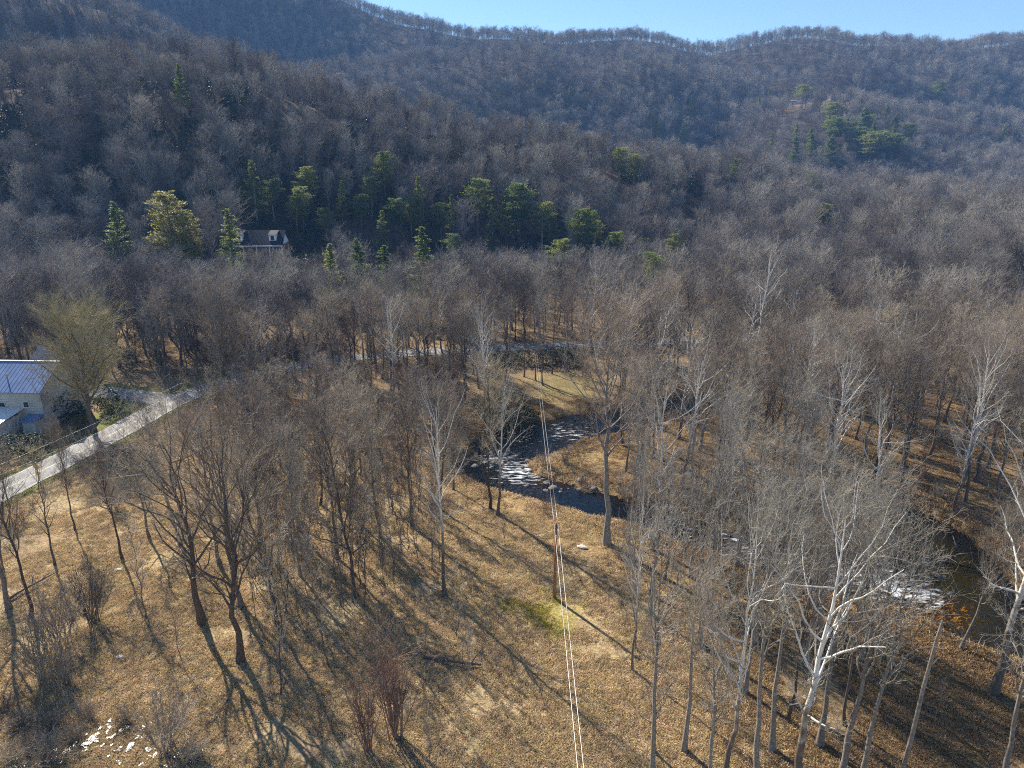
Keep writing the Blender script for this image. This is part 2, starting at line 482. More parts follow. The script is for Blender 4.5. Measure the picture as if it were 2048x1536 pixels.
# ------------------------------------------------------------------ ground
def build_ground():
    xs = spaced(-1450, 1450, -100, 125, 1.0, 1.06)
    ys = spaced(-60, 1580, 26, 150, 1.0, 1.05)
    X, Y = np.meshgrid(xs, ys)
    x, y = X.ravel(), Y.ravel()
    z = height(x, y)
    nx, ny = len(xs), len(ys)
    i = np.arange(nx * ny).reshape(ny, nx)
    F = np.stack([i[:-1, :-1], i[:-1, 1:], i[1:, 1:], i[1:, :-1]], -1).reshape(-1, 4)
    me = mesh_np('ground', np.c_[x, y, z], F)
    u, v = proj(x, y, z)
    def blend(c, col, w):
        w = np.clip(w, 0, 1)[:, None]
        return c * (1 - w) + np.array(col) * w
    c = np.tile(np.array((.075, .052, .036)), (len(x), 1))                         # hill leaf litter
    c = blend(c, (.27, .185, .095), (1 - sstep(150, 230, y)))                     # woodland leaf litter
    field = (1 - sstep(8, 22, x + (y - 60) * .12)) * (1 - sstep(88, 104, y + (fbm(x / 10, y / 10, 2) - .5) * 22))
    c = blend(c, (.42, .31, .165), field * (.75 + .5 * fbm(x / 9 + 7, y / 9, 3)))  # mown dry grass
    c = blend(c, (.46, .335, .17), field * sstep(.52, .66, fbm(x / 7, y / 7 + 30, 3)) * .5)
    c = blend(c, (.25, .16, .09), field * sstep(.55, .68, fbm(x / 5 + 60, y / 5, 3)) * .4)   # trampled brown patches
    edge = river_edge(x, y)
    c = blend(c, (.30, .20, .085), (1 - sstep(4, 9, np.abs(edge - 4))) * .7)       # tawny bank grass
    c = blend(c, (.17, .10, .05), (1 - sstep(-.2, 1.2, edge)))                     # bank soil
    c = blend(c, (.12, .095, .07), (1 - sstep(-1.5, -.2, edge)))
    c = blend(c, (.60, .33, .06), (1 - sstep(-1.5, -.2, edge)) * sstep(30, 38, x))                   # amber river bed
    px, py = G(1085, 1225)
    d = np.hypot((x - px) / 4.4, (y - py) / 3.6) + (fbm(x / 2.2, y / 2.2, 3) - .5) * 2.2
    c = blend(c, (.36, .31, .07), (1 - sstep(.3, 1.1, d)) * .85)                       # moss round the pole
    qx, qy = G(1125, 770)
    d = np.hypot((x - qx) / 9, (y - qy) / 9) + (fbm(x / 3, y / 3, 3) - .5)
    c = blend(c, (.22, .18, .07), (1 - sstep(.4, 1.1, d)) * .8)                             # green far bank
    dr = np.minimum(dist_line(x, y, ROAD)[0] - ROAD_W, dist_line(x, y, SIDE)[0] - SIDE_W)
    verge = (1 - sstep(.6, 2.2, np.abs(dr - .6) + (fbm(x / 3, y / 3 + 5, 2) - .5) * 1.4)) * (y < 140)
    c = blend(c, (.17, .18, .04), verge * .85)
    gx, gy = G(240, 825)
    c = blend(c, (.17, .18, .045), (1 - sstep(.5, 1, np.hypot((x - gx) / 5, (y - gy) / 8) + (fbm(x / 3, y / 3, 2) - .5) * .5)))
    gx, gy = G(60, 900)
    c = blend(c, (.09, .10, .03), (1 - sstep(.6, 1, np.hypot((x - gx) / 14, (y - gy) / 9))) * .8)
    mx, my = G(110, 1490)
    c = blend(c, (.15, .115, .06), (1 - sstep(.5, 1.0, np.hypot((x - mx) / 10, (y - my) / 5) + (fbm(x / 3, y / 3, 3) - .5) * .8)) * .8)
    # bare slope below the white house on the spur
    hx, hyy = at_y(1650, 200, 752)[0], 748
    w = np.exp(-((x - hx) / 45) ** 2 - ((y - hyy) / 13) ** 2)
    c = blend(c, (.36, .20, .095), w * 1.3)
    hx2 = at_y(1850, 216, 748)[0]
    w = np.exp(-((x - hx2) / 50) ** 2 - ((y - 742) / 5) ** 2)
    c = blend(c, (.36, .24, .13), w * 1.2)
    # lawn by the house on the hill
    w = 1 - sstep(10, 18, np.hypot((x - HOUSE_B[0] - 8) * .8, y - HOUSE_B[1] + 2))
    c = blend(c, (.06, .08, .03), w)
    a = me.color_attributes.new('cover', 'FLOAT_COLOR', 'POINT')
    a.data.foreach_set('color', np.c_[c, np.ones(len(c))].astype(np.float32).ravel())
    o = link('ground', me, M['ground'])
    return tag(o, kind='structure')
build_ground()

# ------------------------------------------------------------------ river
def water_mat():
    m, nt, b = new_mat('river_water')
    nt.nodes.remove(b)
    tc = node(nt, 'ShaderNodeTexCoord')
    n1 = node(nt, 'ShaderNodeTexNoise')
    n1.inputs['Scale'].default_value, n1.inputs['Detail'].default_value = 1.3, 5
    n2 = node(nt, 'ShaderNodeTexNoise')
    n2.inputs['Scale'].default_value, n2.inputs['Detail'].default_value = 1.1, 6
    n2.inputs['Roughness'].default_value = .7
    at = node(nt, 'ShaderNodeAttribute', attribute_name='riffle')
    nt.links.new(tc.outputs['Object'], n1.inputs['Vector'])
    mp = node(nt, 'ShaderNodeMapping')
    mp.inputs['Rotation'].default_value = (0, 0, math.radians(-28))
    mp.inputs['Scale'].default_value = (.55, 1.7, 1)
    nt.links.new(tc.outputs['Object'], mp.inputs[0])
    nt.links.new(mp.outputs[0], n2.inputs['Vector'])
    st = node(nt, 'ShaderNodeMath', operation='MULTIPLY_ADD')
    st.inputs[1].default_value, st.inputs[2].default_value = .9, .18
    nt.links.new(at.outputs['Fac'], st.inputs[0])
    bp = node(nt, 'ShaderNodeBump')
    bp.inputs['Distance'].default_value = .22
    nt.links.new(st.outputs[0], bp.inputs['Strength'])
    nt.links.new(n1.outputs['Fac'], bp.inputs['Height'])
    fr = node(nt, 'ShaderNodeFresnel')
    fr.inputs['IOR'].default_value = 1.33
    nt.links.new(bp.outputs['Normal'], fr.inputs['Normal'])
    tr = node(nt, 'ShaderNodeBsdfTransparent')
    tr.inputs['Color'].default_value = (.94, .82, .55, 1)
    gl = node(nt, 'ShaderNodeBsdfGlossy')
    gl.inputs['Roughness'].default_value = .06
    nt.links.new(bp.outputs['Normal'], gl.inputs['Normal'])
    mx = node(nt, 'ShaderNodeMixShader')
    nt.links.new(fr.outputs[0], mx.inputs[0])
    nt.links.new(tr.outputs[0], mx.inputs[1])
    nt.links.new(gl.outputs[0], mx.inputs[2])
    fo = node(nt, 'ShaderNodeBsdfDiffuse')
    fo.inputs['Color'].default_value = (.72, .76, .78, 1)
    ms = node(nt, 'ShaderNodeMath', operation='MULTIPLY_ADD')
    ms.inputs[1].default_value = .32
    nt.links.new(at.outputs['Fac'], ms.inputs[0])
    nt.links.new(n2.outputs['Fac'], ms.inputs[2])
    fm = node(nt, 'ShaderNodeMapRange')
    fm.inputs['From Min'].default_value, fm.inputs['From Max'].default_value = .76, .90
    nt.links.new(ms.outputs[0], fm.inputs['Value'])
    mf = node(nt, 'ShaderNodeMixShader')
    nt.links.new(fm.outputs[0], mf.inputs[0])
    nt.links.new(mx.outputs[0], mf.inputs[1])
    nt.links.new(fo.outputs[0], mf.inputs[2])
    nt.links.new(mf.outputs[0], nt.nodes['Material Output'].inputs['Surface'])
    return m
M['water'] = water_mat()
def sheet(name, mask, x0, x1, y0, y1, step, zf, mat, attr=None):
    xs, ys = np.arange(x0, x1, step), np.arange(y0, y1, step)
    X, Y = np.meshgrid(xs, ys)
    keep = mask(X, Y)
    i = np.arange(X.size).reshape(X.shape)
    cell = keep[:-1, :-1] & keep[:-1, 1:] & keep[1:, 1:] & keep[1:, :-1]
    F = np.stack([i[:-1, :-1], i[:-1, 1:], i[1:, 1:], i[1:, :-1]], -1)[cell]
    used, inv = np.unique(F, return_inverse=True)
    x, y = X.ravel()[used], Y.ravel()[used]
    me = mesh_np(name, np.c_[x, y, zf(x, y)], inv.reshape(-1, 4))
    if attr:
        a = me.attributes.new(attr[0], 'FLOAT', 'POINT')
        a.data.foreach_set('value', attr[1](x, y).astype(np.float32))
    return link(name, me, mat)
def riffle(x, y):
    w = np.zeros(len(x))
    for px, py, r, a in [(1040, 945, 6, .95), (1000, 920, 5, .9), (1085, 965, 4, .5), (1130, 868, 8, .75), (1060, 880, 5, .6), (1770, 1168, 5, 1.1), (1830, 1185, 4.0, 1.05), (1700, 1152, 7, .9), (1610, 1130, 7, .8), (1480, 1095, 8, .8), (1380, 1060, 7, .6), (1290, 828, 9, .6)]:
        g = G(px, py, WATER_Z)
        w = np.maximum(w, a * np.exp(-((x - g[0]) ** 2 + (y - g[1]) ** 2) / (r * r)))
    return w
rv = sheet('river', lambda X, Y: river_edge(X, Y) < 1.7, -30, 130, 28, 150, .8, lambda x, y: np.full(len(x), WATER_Z), M['water'], ('riffle', riffle))
tag(rv, kind='structure')

# ------------------------------------------------------------------ roads
def road_mat():
    m, nt, b = new_mat('worn_asphalt')
    b.inputs['Roughness'].default_value = .8
    b.inputs['Specular IOR Level'].default_value = .25
    tc = node(nt, 'ShaderNodeTexCoord')
    n = node(nt, 'ShaderNodeTexNoise')
    n.inputs['Scale'].default_value, n.inputs['Detail'].default_value = .6, 6
    nt.links.new(tc.outputs['Object'], n.inputs['Vector'])
    r = ramp(nt, [(.3, (.17, .165, .16)), (.55, (.26, .25, .235)), (.75, (.31, .30, .285))])
    nt.links.new(n.outputs['Fac'], r.inputs['Fac'])
    nt.links.new(r.outputs['Color'], b.inputs['Base Color'])
    return m
M['road'] = road_mat()
M['line_yellow'] = simple_mat('worn_centre_line_paint', (.60, .54, .33), .8, 0, .3, 1.2)
M['line_white'] = simple_mat('worn_white_paint', (.62, .61, .57), .8, 0, .3, 1.2)
def ribbon(name, line, off0, off1, lift, mat, parent=None, a=0, b=None, dash=None):
    t = np.gradient(line, axis=0)
    t /= np.linalg.norm(t, axis=1)[:, None]
    n = np.c_[-t[:, 1], t[:, 0]]
    k = 5 if abs(off1 - off0) > 1 else 2
    rows = [line + n * o for o in np.linspace(off0, off1, k)]
    if k == 5:
        for j, sg in ((0, -1), (-1, 1)):
            rows[j] = rows[j] + n * (sg * (fbm(line[:, 0] * .8, line[:, 1] * .8 + 9 * j, 3) - .5) * .7)[:, None]
    P = np.stack(rows, 1)
    b = b or len(line)
    P = P[a:b]
    zz = height(line[:, 0], line[:, 1])[a:b]
    V = np.concatenate([P, np.repeat(zz[:, None, None], k, 1) + lift], -1)
    L = len(P)
    i = np.arange(L * k).reshape(L, k)
    F = np.stack([i[:-1, :-1], i[1:, :-1], i[1:, 1:], i[:-1, 1:]], -1)
    if dash:
        F = F[(np.arange(L - 1) // dash) % 2 == 0]
    return link(name, mesh_np(name, V.reshape(-1, 3), F.reshape(-1, 4)), mat, parent)
rd = tag(ribbon('road', ROAD, -ROAD_W, ROAD_W, .07, M['road']), kind='structure')
ribbon('centre_line', ROAD, -.08, .08, .076, M['line_yellow'], rd)
ribbon('edge_line', ROAD, 2.30, 2.40, .076, M['line_white'], rd, 0, 60)
ribbon('edge_line', ROAD, -2.40, -2.30, .076, M['line_white'], rd)
tag(ribbon('side_road', SIDE, -SIDE_W, SIDE_W, .064, M['road']), kind='structure')

# ------------------------------------------------------------------ bare trees
UP = np.array((0, 0, 1.0))
def nrm(a):
    return a / (np.linalg.norm(a, axis=-1, keepdims=True) + 1e-9)
def lerp_at(P, R, idx, t):
    f = np.clip(t, 0, .9999) * (P.shape[1] - 1)
    i = f.astype(int)
    a = (f - i)[:, None]
    base = P[idx, i] * (1 - a) + P[idx, i + 1] * a
    r = R[idx, i] * (1 - a[:, 0]) + R[idx, i + 1] * a[:, 0]
    return base, r, nrm(P[idx, i + 1] - P[idx, i])
def grow(rng, P, R, n, t0, t1, ang, Lf, K, trop, wob, rr, rmin, taper=.3):
    N = len(P)
    idx = np.repeat(np.arange(N), n)
    t = t0 + (t1 - t0) * ((np.tile(np.arange(n), N) + rng.random(N * n)) / n)
    base, r0, tan = lerp_at(P, R, idx, t)
    plen = np.linalg.norm(np.diff(P, axis=1), axis=2).sum(1)[idx]
    az = np.tile(np.arange(n), N) * 2.4 + rng.random(N)[idx] * 6.28 + rng.normal(0, .5, N * n)
    ref = np.where(np.abs(tan[:, 2:3]) > .9, np.array((1.0, 0, 0)), UP)
    u = nrm(np.cross(tan, ref))
    w = np.cross(tan, u)
    a = np.radians(rng.uniform(ang[0], ang[1], N * n))[:, None]
    d = np.cos(a) * tan + np.sin(a) * (np.cos(az)[:, None] * u + np.sin(az)[:, None] * w)
    L = Lf(t, plen, rng)
    pts = [base]
    step = (L / (K - 1))[:, None]
    for k in range(K - 1):
        d = nrm(d + trop * UP / (K - 1) + rng.normal(0, wob, d.shape))
        pts.append(pts[-1] + d * step)
    rs = np.maximum(np.minimum(r0 * rr, L * .03), rmin)
    rad = rs[:, None] * np.linspace(1, taper, K)[None]
    return np.stack(pts, 1), rad
def tubes(P, R, sides):
    M_, K = P.shape[:2]
    t = nrm(P[:, -1] - P[:, 0])
    ref = np.where(np.abs(t[:, 2:3]) > .9, np.array((1.0, 0, 0)), UP)
    u = nrm(np.cross(t, ref))
    w = np.cross(t, u)
    a = np.arange(sides) * 2 * np.pi / sides
    ring = np.cos(a)[None, :, None] * u[:, None] + np.sin(a)[None, :, None] * w[:, None]
    V = P[:, :, None] + ring[:, None] * R[:, :, None, None]
    i = np.arange(M_ * K * sides).reshape(M_, K, sides)
    n = np.roll(i, -1, 2)
    F = np.stack([i[:, :-1], n[:, :-1], n[:, 1:], i[:, 1:]], -1)
    return V.reshape(-1, 3), F.reshape(-1, 4)
def join(parts):
    V, F, n = [], [], 0
    for v, f in parts:
        V.append(v)
        F.append(f + n)
        n += len(v)
    return np.vstack(V), np.vstack(F)
PROF = {'oval': lambda s: np.sin(np.pi * np.clip(.12 + .83 * s, 0, 1)) ** .8, 'vase': lambda s: .55 + .45 * np.sin(np.pi * s), 'round': lambda s: np.sqrt(np.clip(1 - (s * 1.7 - .75) ** 2, .08, 1)),
        'spire': lambda s: np.clip(1.05 - s, .1, 1)}
def bare_tree(seed, H=18, r=.24, cb=.42, spread=.3, ang=(30, 55), limbs=24, lod=0, prof='oval', trop=.55, wob=.10, lean=.03, twist=1.0, dens=1.0):
    """returns (trunk and limbs), (branches and twigs) as arrays; H in metres"""
    rng = np.random.default_rng(seed)
    K = 12
    zz = np.linspace(0, 1, K)
    wx = np.cumsum(rng.normal(0, lean * .28 * twist, K)) + rng.normal(0, lean) * zz
    wy = np.cumsum(rng.normal(0, lean * .28 * twist, K)) + rng.normal(0, lean) * zz
    P = np.c_[(wx - wx[0]) * H, (wy - wy[0]) * H, zz * H * .93 - .25][None]
    R = (r * (1 - .9 * zz ** .85) + r * .55 * np.exp(-zz * 22))[None]
    pf = PROF[prof]
    L1 = lambda t, pl, g: H * spread * pf((t - cb) / (1 - cb)) * g.uniform(.7, 1.2, len(t))
    limb, limbr = grow(rng, P, R, limbs, cb, .985, ang, L1, 7, trop, wob, .62, .02, .25)
    wood = [tubes(P, R, 8 if lod == 0 else 5), tubes(limb, limbr, 5 if lod == 0 else 3)]
    f = (1.15, 2.0, 3.4)[lod]
    n2 = (9, 8, 6)[lod]
    sec, secr = grow(rng, limb, limbr, max(3, int(n2 * dens)), .18, .98, (25, 60), lambda t, pl, g: pl * (.62 - .32 * t) * g.uniform(.6, 1.25, len(t)), 5 if lod == 0 else 4, trop * .7, wob * 1.2, .55, .010 * f, .35)
    n3 = (8, 8, 6)[lod]
    ter, terr = grow(rng, sec, secr, max(3, int(n3 * dens)), .15, 1, (22, 55), lambda t, pl, g: np.maximum(pl * (.60 - .25 * t), .35) * g.uniform(.6, 1.3, len(t)), 3, trop * .5, wob * 1.4, .5, .0075 * f, .5)
    crown = [tubes(sec, secr, 4 if lod == 0 else 3), tubes(ter, terr, 3)]
    if lod == 0:
        qu, qur = grow(rng, ter, terr, max(2, int(4 * dens)), .2, 1, (20, 50), lambda t, pl, g: np.maximum(pl * .55, .25) * g.uniform(.6, 1.4, len(t)), 2, .3, wob, .6, .007, .6)
        crown.append(tubes(qu, qur, 3))
    # little leaders at the very top
    return join(wood), join(crown)
def shrub_arrays(seed, H=2.6, stems=22, spread=(4, 30), lod=0, dens=1.0, r=.018):
    rng = np.random.default_rng(seed)
    K = 6
    az = rng.random(stems) * 6.28
    a = np.radians(rng.uniform(*spread, stems))
    L = H * rng.uniform(.6, 1.05, stems)
    d = np.c_[np.sin(a) * np.cos(az), np.sin(a) * np.sin(az), np.cos(a)]
    pts = [np.c_[rng.normal(0, .12, stems), rng.normal(0, .12, stems), np.full(stems, -.1)]]
    for k in range(K - 1):
        d = nrm(d + rng.normal(0, .08, d.shape) + UP * .03)
        pts.append(pts[-1] + d * (L / (K - 1))[:, None])
    P = np.stack(pts, 1)
    R = np.linspace(r, r * .35, K)[None] * rng.uniform(.7, 1.3, stems)[:, None]
    sec, sr = grow(rng, P, R, max(3, int(9 * dens)), .25, 1, (18, 50), lambda t, pl, g: pl * .3 * g.uniform(.5, 1.2, len(t)), 3, .3, .12, .6, .007, .5)
    ter, tr = grow(rng, sec, sr, max(2, int(5 * dens)), .2, 1, (20, 50), lambda t, pl, g: np.maximum(pl * .5, .12) * g.uniform(.6, 1.3, len(t)), 2, .2, .12, .7, .0055, .6)
    return tubes(P, R, 4), join([tubes(sec, sr, 3), tubes(ter, tr, 3)])

class Kind:
    """a tree mesh pair that many trees share"""
    def __init__(s, name, arr, bark, twig, H):
        s.trunk = mesh_np(name + '_trunk', *arr[0])
        s.trunk.materials.append(bark)
        s.crown = mesh_np(name + '_crown', *arr[1])
        s.crown.materials.append(twig)
        s.H = H
def plant(kind, name, x, y, H, label, cat, group=None, rz=None, lean=(0, 0), wide=1.0, part=('trunk', 'crown'), dz=0.0):
    s = H / kind.H
    e = empty(name, (x, y, hz(x, y) - .05 + dz), random.uniform(0, 6.28) if rz is None else rz, s=(s * wide, s * wide, s))
    if lean != (0, 0):
        e.rotation_mode = 'ZXY' if False else 'XYZ'
        from mathutils import Matrix
        m = Matrix.Rotation(lean[0], 3, 'X') @ Matrix.Rotation(lean[1], 3, 'Y') @ Matrix.Rotation(e.rotation_euler.z, 3, 'Z')
        e.rotation_euler = m.to_euler()
    for pn, me in zip(part, (kind.trunk, kind.crown)):
        o = bpy.data.objects.new(pn, me)
        COL.objects.link(o)
        o.parent = e
    return tag(e, label, cat, group)

K_FOREST = [Kind(f'forest_tree_{i}', bare_tree(100 + i, 18, .22, cb=random.uniform(.30, .44), spread=random.uniform(.26, .32), limbs=26, prof=random.choice(['oval', 'vase']), ang=(20, 46), trop=.8, wob=.13, dens=.85), M['bark'], M['twig'], 18) for i in range(5)]
K_FIELD = [Kind(f'field_tree_{i}', bare_tree(200 + i, 18, .30, cb=.24, spread=.40, limbs=22, prof='vase', ang=(28, 52), trop=.75, wob=.17, lean=.04, dens=.72), M['bark'], M['twig'], 18) for i in range(3)]
K_SYC = [Kind(f'sycamore_{i}', bare_tree(300 + i, 20, .30, cb=.32, spread=.34, limbs=20, prof='vase', ang=(30, 60), trop=.7, wob=.2, lean=.022, dens=.68), M['sycamore'], M['twig_pale'], 20) for i in range(4)]
K_PALE = [Kind(f'pale_tree_{i}', bare_tree(350 + i, 18, .17, cb=.34 + .05 * i, spread=.27, limbs=24, prof=['oval', 'vase'][i % 2], ang=(25, 52), trop=.7, wob=.17, dens=.72), M['bark_pale'], M['twig_pale'], 18) for i in range(3)]
K_TALL = [Kind(f'tall_tree_{i}', bare_tree(370 + i, 21, .25, cb=.46 + .04 * i, spread=.25, limbs=20, prof='vase', ang=(25, 55), trop=.75, wob=.2, lean=.014, dens=.62), M['bark_pale'], M['twig_pale'], 21) for i in range(3)]
K_SAP = [Kind(f'sapling_{i}', bare_tree(400 + i, 8, .055, cb=.22, spread=.17, limbs=13, lod=1, prof='oval', ang=(25, 50), trop=.5, lean=.05, dens=.7), M['bark'], M['twig'], 8) for i in range(4)]
K_SMALL = [Kind(f'small_tree_{i}', bare_tree(450 + i, 11, .13, cb=.25, spread=.30, limbs=20, prof='round', ang=(30, 60), trop=.6, wob=.17, lean=.05, dens=.7), M['bark'], M['twig'], 11) for i in range(3)]
K_MID = [Kind(f'mid_tree_{i}', bare_tree(500 + i, 18, .22, cb=random.uniform(.34, .48), spread=random.uniform(.24, .32), limbs=22, lod=1, prof=['oval', 'round', 'vase', 'round', 'oval', 'vase'][i], ang=(28, 58), trop=.6), M['bark'], M['twig'], 18) for i in range(6)]
K_ROUND = Kind('round_crown_tree', bare_tree(601, 18, .32, cb=.2, spread=.36, limbs=30, prof='round', ang=(30, 60), trop=.8, wob=.10), M['bark'], M['twig'], 18)
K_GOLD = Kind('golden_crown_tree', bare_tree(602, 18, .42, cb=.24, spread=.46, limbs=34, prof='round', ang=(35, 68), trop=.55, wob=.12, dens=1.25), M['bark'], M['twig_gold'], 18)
K_SHRUB = [Kind(f'bare_shrub_{i}', shrub_arrays(700 + i, 2.6), M['twig'], M['twig'], 2.6) for i in range(3)]
K_RED = Kind('reddish_shrub', shrub_arrays(710, 5.0, 17, (3, 28), r=.03, dens=.8), M['twig_red'], M['twig_red'], 5.0)
K_THICK = [Kind(f'low_thicket_{i}', shrub_arrays(720 + i, 1.5, 40, (10, 62), dens=.8), M['twig'], M['twig'], 1.5) for i in range(2)]

# ------------------------------------------------------------------ conifers and evergreen shrubs
def conifer(seed, H=20, r=.26, base=.12, rad=.20, n_br=70, prof='cone', per=84, leaf=.44, droop=-.05):
    rng = np.random.default_rng(seed)
    K = 10
    zz = np.linspace(0, 1, K)
    P = np.c_[np.cumsum(rng.normal(0, .004, K)) * H, np.cumsum(rng.normal(0, .004, K)) * H, zz * H - .2][None]
    R = (r * (1 - .92 * zz) + .25 * r * np.exp(-zz * 20))[None]
    if prof == 'cone':
        f = lambda s: np.clip(1.03 - s, .06, 1) ** .75
    elif prof == 'broad':
        f = lambda s: np.sqrt(np.clip(1 - (s * 1.35 - .45) ** 2, .05, 1))
    else:
        f = lambda s: np.sqrt(np.clip(1 - (s * 1.7 - .8) ** 2, .06, 1))
    br, brr = grow(rng, P, R, n_br, base, .99, (62, 88), lambda t, pl, g: H * rad * f((t - base) / (1 - base)) * g.uniform(.55, 1.15, len(t)), 4, .28 + droop, .06, .4, .012, .4)
    wood = join([tubes(P, R, 6), tubes(br, brr, 3)])
    # needle sprays: small bent blades scattered round every branch
    N = len(br)
    idx = np.repeat(np.arange(N), per)
    t = rng.uniform(.18, 1, N * per) ** .8
    c, _, tan = lerp_at(br, brr, idx, t)
    blen = np.linalg.norm(br[:, -1] - br[:, 0], axis=1)[idx]
    c = c + rng.normal(0, 1, c.shape) * (blen * .13 + .05)[:, None] * np.array((1, 1, .45))
    d = nrm(tan + rng.normal(0, .55, c.shape) + UP * .15)
    s = nrm(np.cross(d, nrm(UP + rng.normal(0, .7, c.shape))))
    l = leaf * rng.uniform(.6, 1.3, len(c))[:, None]
    wd = l * .40
    n = len(c)
    V = np.stack([c - d * l * .5, c + s * wd * .5, c + d * l * .5, c - s * wd * .5], 1).reshape(-1, 3)
    F = np.arange(4 * n).reshape(n, 4)
    return wood, (V, F)
def leafy_bush(seed, rx=1.4, rz=1.3, n=1500, leaf=.16, stems=9):
    rng = np.random.default_rng(seed)
    d = nrm(rng.normal(0, 1, (n, 3)))
    lump = 1 + .22 * np.sin(d[:, 0] * 4 + seed) * np.sin(d[:, 1] * 5 + 1) + .15 * np.sin(d[:, 2] * 7 + seed)
    rr = rng.uniform(.62, 1.0, n) ** .6 * lump
    c = d * rr[:, None] * np.array((rx, rx, rz)) + np.array((0, 0, rz * .85))
    c[:, 2] = np.abs(c[:, 2])
    a = nrm(d + rng.normal(0, .8, (n, 3)))
    s = nrm(np.cross(a, rng.normal(0, 1, (n, 3))))
    l = leaf * rng.uniform(.6, 1.4, n)[:, None]
    V = np.stack([c - a * l * .5, c + s * l * .3, c + a * l * .5, c - s * l * .3], 1).reshape(-1, 3)
    F = np.arange(4 * n).reshape(n, 4)
    P = np.stack([np.c_[rng.normal(0, .1, stems), rng.normal(0, .1, stems), np.full(stems, -.1)], np.c_[rng.normal(0, rx * .4, stems), rng.normal(0, rx * .4, stems), np.full(stems, rz * 1.1)]], 1)
    return tubes(P, np.full((stems, 2), .03), 4), (V, F)
K_PINE = [Kind(f'pine_{i}', conifer(800 + i, 20, rad=.17, n_br=80, prof='cone'), M['bark'], M['needle'], 20) for i in range(3)]
K_BROAD = [Kind(f'broad_pine_{i}', conifer(810 + i, 18, base=.38, rad=.20, n_br=60, prof='round', per=105), M['bark'], M['needle'], 18) for i in range(3)]
K_GPINE = [Kind('golden_pine', conifer(820, 20, rad=.19, n_br=90, prof='broad', base=.14, per=90), M['bark'], M['needle_gold'], 20)]
K_BUSH = [Kind(f'evergreen_bush_{i}', leafy_bush(830 + i), M['bark'], M['evergreen'], 2.4) for i in range(3)]
K_YBUSH = Kind('yellow_bush', leafy_bush(840, 1.0, .9, 900, .15), M['bark'], M['yellow_leaf'], 1.8)
def leaf_tree(seed, H=12, n=2600, leaf=.16, prof='oval', spread=.26):
    w, c = bare_tree(seed, H, .13, cb=.18, spread=spread, limbs=20, lod=1, prof=prof)
    rng = np.random.default_rng(seed)
    base = c[0][rng.integers(0, len(c[0]), n)] + rng.normal(0, .06, (n, 3))
    a = nrm(rng.normal(0, 1, (n, 3)))
    s = nrm(np.cross(a, rng.normal(0, 1, (n, 3))))
    l = leaf * rng.uniform(.6, 1.4, n)[:, None]
    V = np.stack([base - a * l * .5, base + s * l * .35, base + a * l * .5, base - s * l * .35], 1).reshape(-1, 3)
    return join([w, c]), (V, np.arange(4 * n).reshape(n, 4))
K_BEECH = Kind('orange_beech', leaf_tree(850, 5, 1500, .16, 'round', .4), M['bark'], M['beech_leaf'], 5)
K_TAN = Kind('tan_beech', leaf_tree(851, 18, 6000, .34, 'spire', .30), M['twig'], M['tan_leaf'], 18)

# ------------------------------------------------------------------ trees one by one
TREES = []          # (x, y) of every individual tree
BUDGET = [0]
def base_top(bx, by, ty):
    """foot of a tree seen at (bx, by) on the valley floor and its height when its top is seen at height ty"""
    x, y = G(bx, by)
    for _ in range(3):
        x, y = G(bx, by, hz(x, y))
    _, zt = at_y(bx, ty, y)
    return x, y, max(2.0, zt - hz(x, y))
def hero(kind, name, bx, by, ty, label, cat='tree', group=None, lean=(0, 0), wide=1.0, rz=None, part=('trunk', 'crown')):
    x, y, H = base_top(bx, by, ty)
    TREES.append((x, y))
    if name.endswith('tree') and 'pine' not in name:
        BUDGET[0] += 1
    return plant(kind, name, x, y, H, label, cat, group, rz, lean, wide, part)
R_ = math.radians
# the open field
hero(K_FIELD[0], 'field_tree', 405, 1246, 838, 'bare dark tree forking low in the dry field, second from the fallen branch', lean=(0, R_(-2)), wide=1.0, rz=.4)
hero(K_FIELD[1], 'field_tree', 480, 1322, 860, 'bare dark tree with the nearest thick trunk in the open field', lean=(0, R_(-2)), rz=2.1, wide=.85)
hero(K_FIELD[2], 'field_tree', 484, 1212, 850, 'bare field tree standing just behind the nearest thick-trunked one', wide=.7, rz=1.2)
hero(K_FOREST[0], 'bare_tree', 523, 1096, 760, 'straight dark-trunked bare tree alone in the middle of the dry field', wide=1.0, rz=.2)
hero(K_FIELD[0], 'field_tree', 18, 1216, 850, 'dark bare tree at the left edge of the dry field', lean=(0, R_(-2)), rz=3.4, wide=.8)
hero(K_FOREST[1], 'bare_tree', 62, 1236, 900, 'thin dark bare tree second from the left edge of the field', lean=(0, R_(-3)), wide=.8)
hero(K_SAP[0], 'slender_tree', 288, 1236, 1030, 'leaning slender young tree alone in the bright dry grass', lean=(0, R_(-5)), wide=.9)
hero(K_SAP[1], 'slender_tree', 362, 1318, 1140, 'thin bent sapling between the leaning young tree and the forked field trees', lean=(0, R_(-4)), wide=.6)
hero(K_FOREST[2], 'bare_tree', 672, 1118, 800, 'dark bare tree at the edge of the sapling patch', wide=.9)
hero(K_SMALL[0], 'bare_tree', 716, 1190, 800, 'dark trunked bare tree casting the broadest shadow behind the reddish shrub', wide=.8)
hero(K_SYC[0], 'sycamore_tree', 890, 1192, 775, 'lone sycamore with a straight dark trunk and pale limbs left of the pole', wide=.62, rz=.5)
hero(K_SAP[2], 'slender_tree', 658, 1330, 1040, 'thin sapling between the thick field trees and the reddish shrub', wide=.7)
hero(K_SAP[3], 'slender_tree', 560, 1388, 1020, 'thin tall sapling in front of the thickest field tree', wide=.6)
hero(K_SAP[0], 'slender_tree', 914, 1275, 1120, 'small sapling in the grass below the fallen log', wide=.9)
hero(K_SAP[1], 'slender_tree', 860, 1560, 1385, 'short dead stick of a sapling at the bottom edge of the field', wide=.5)
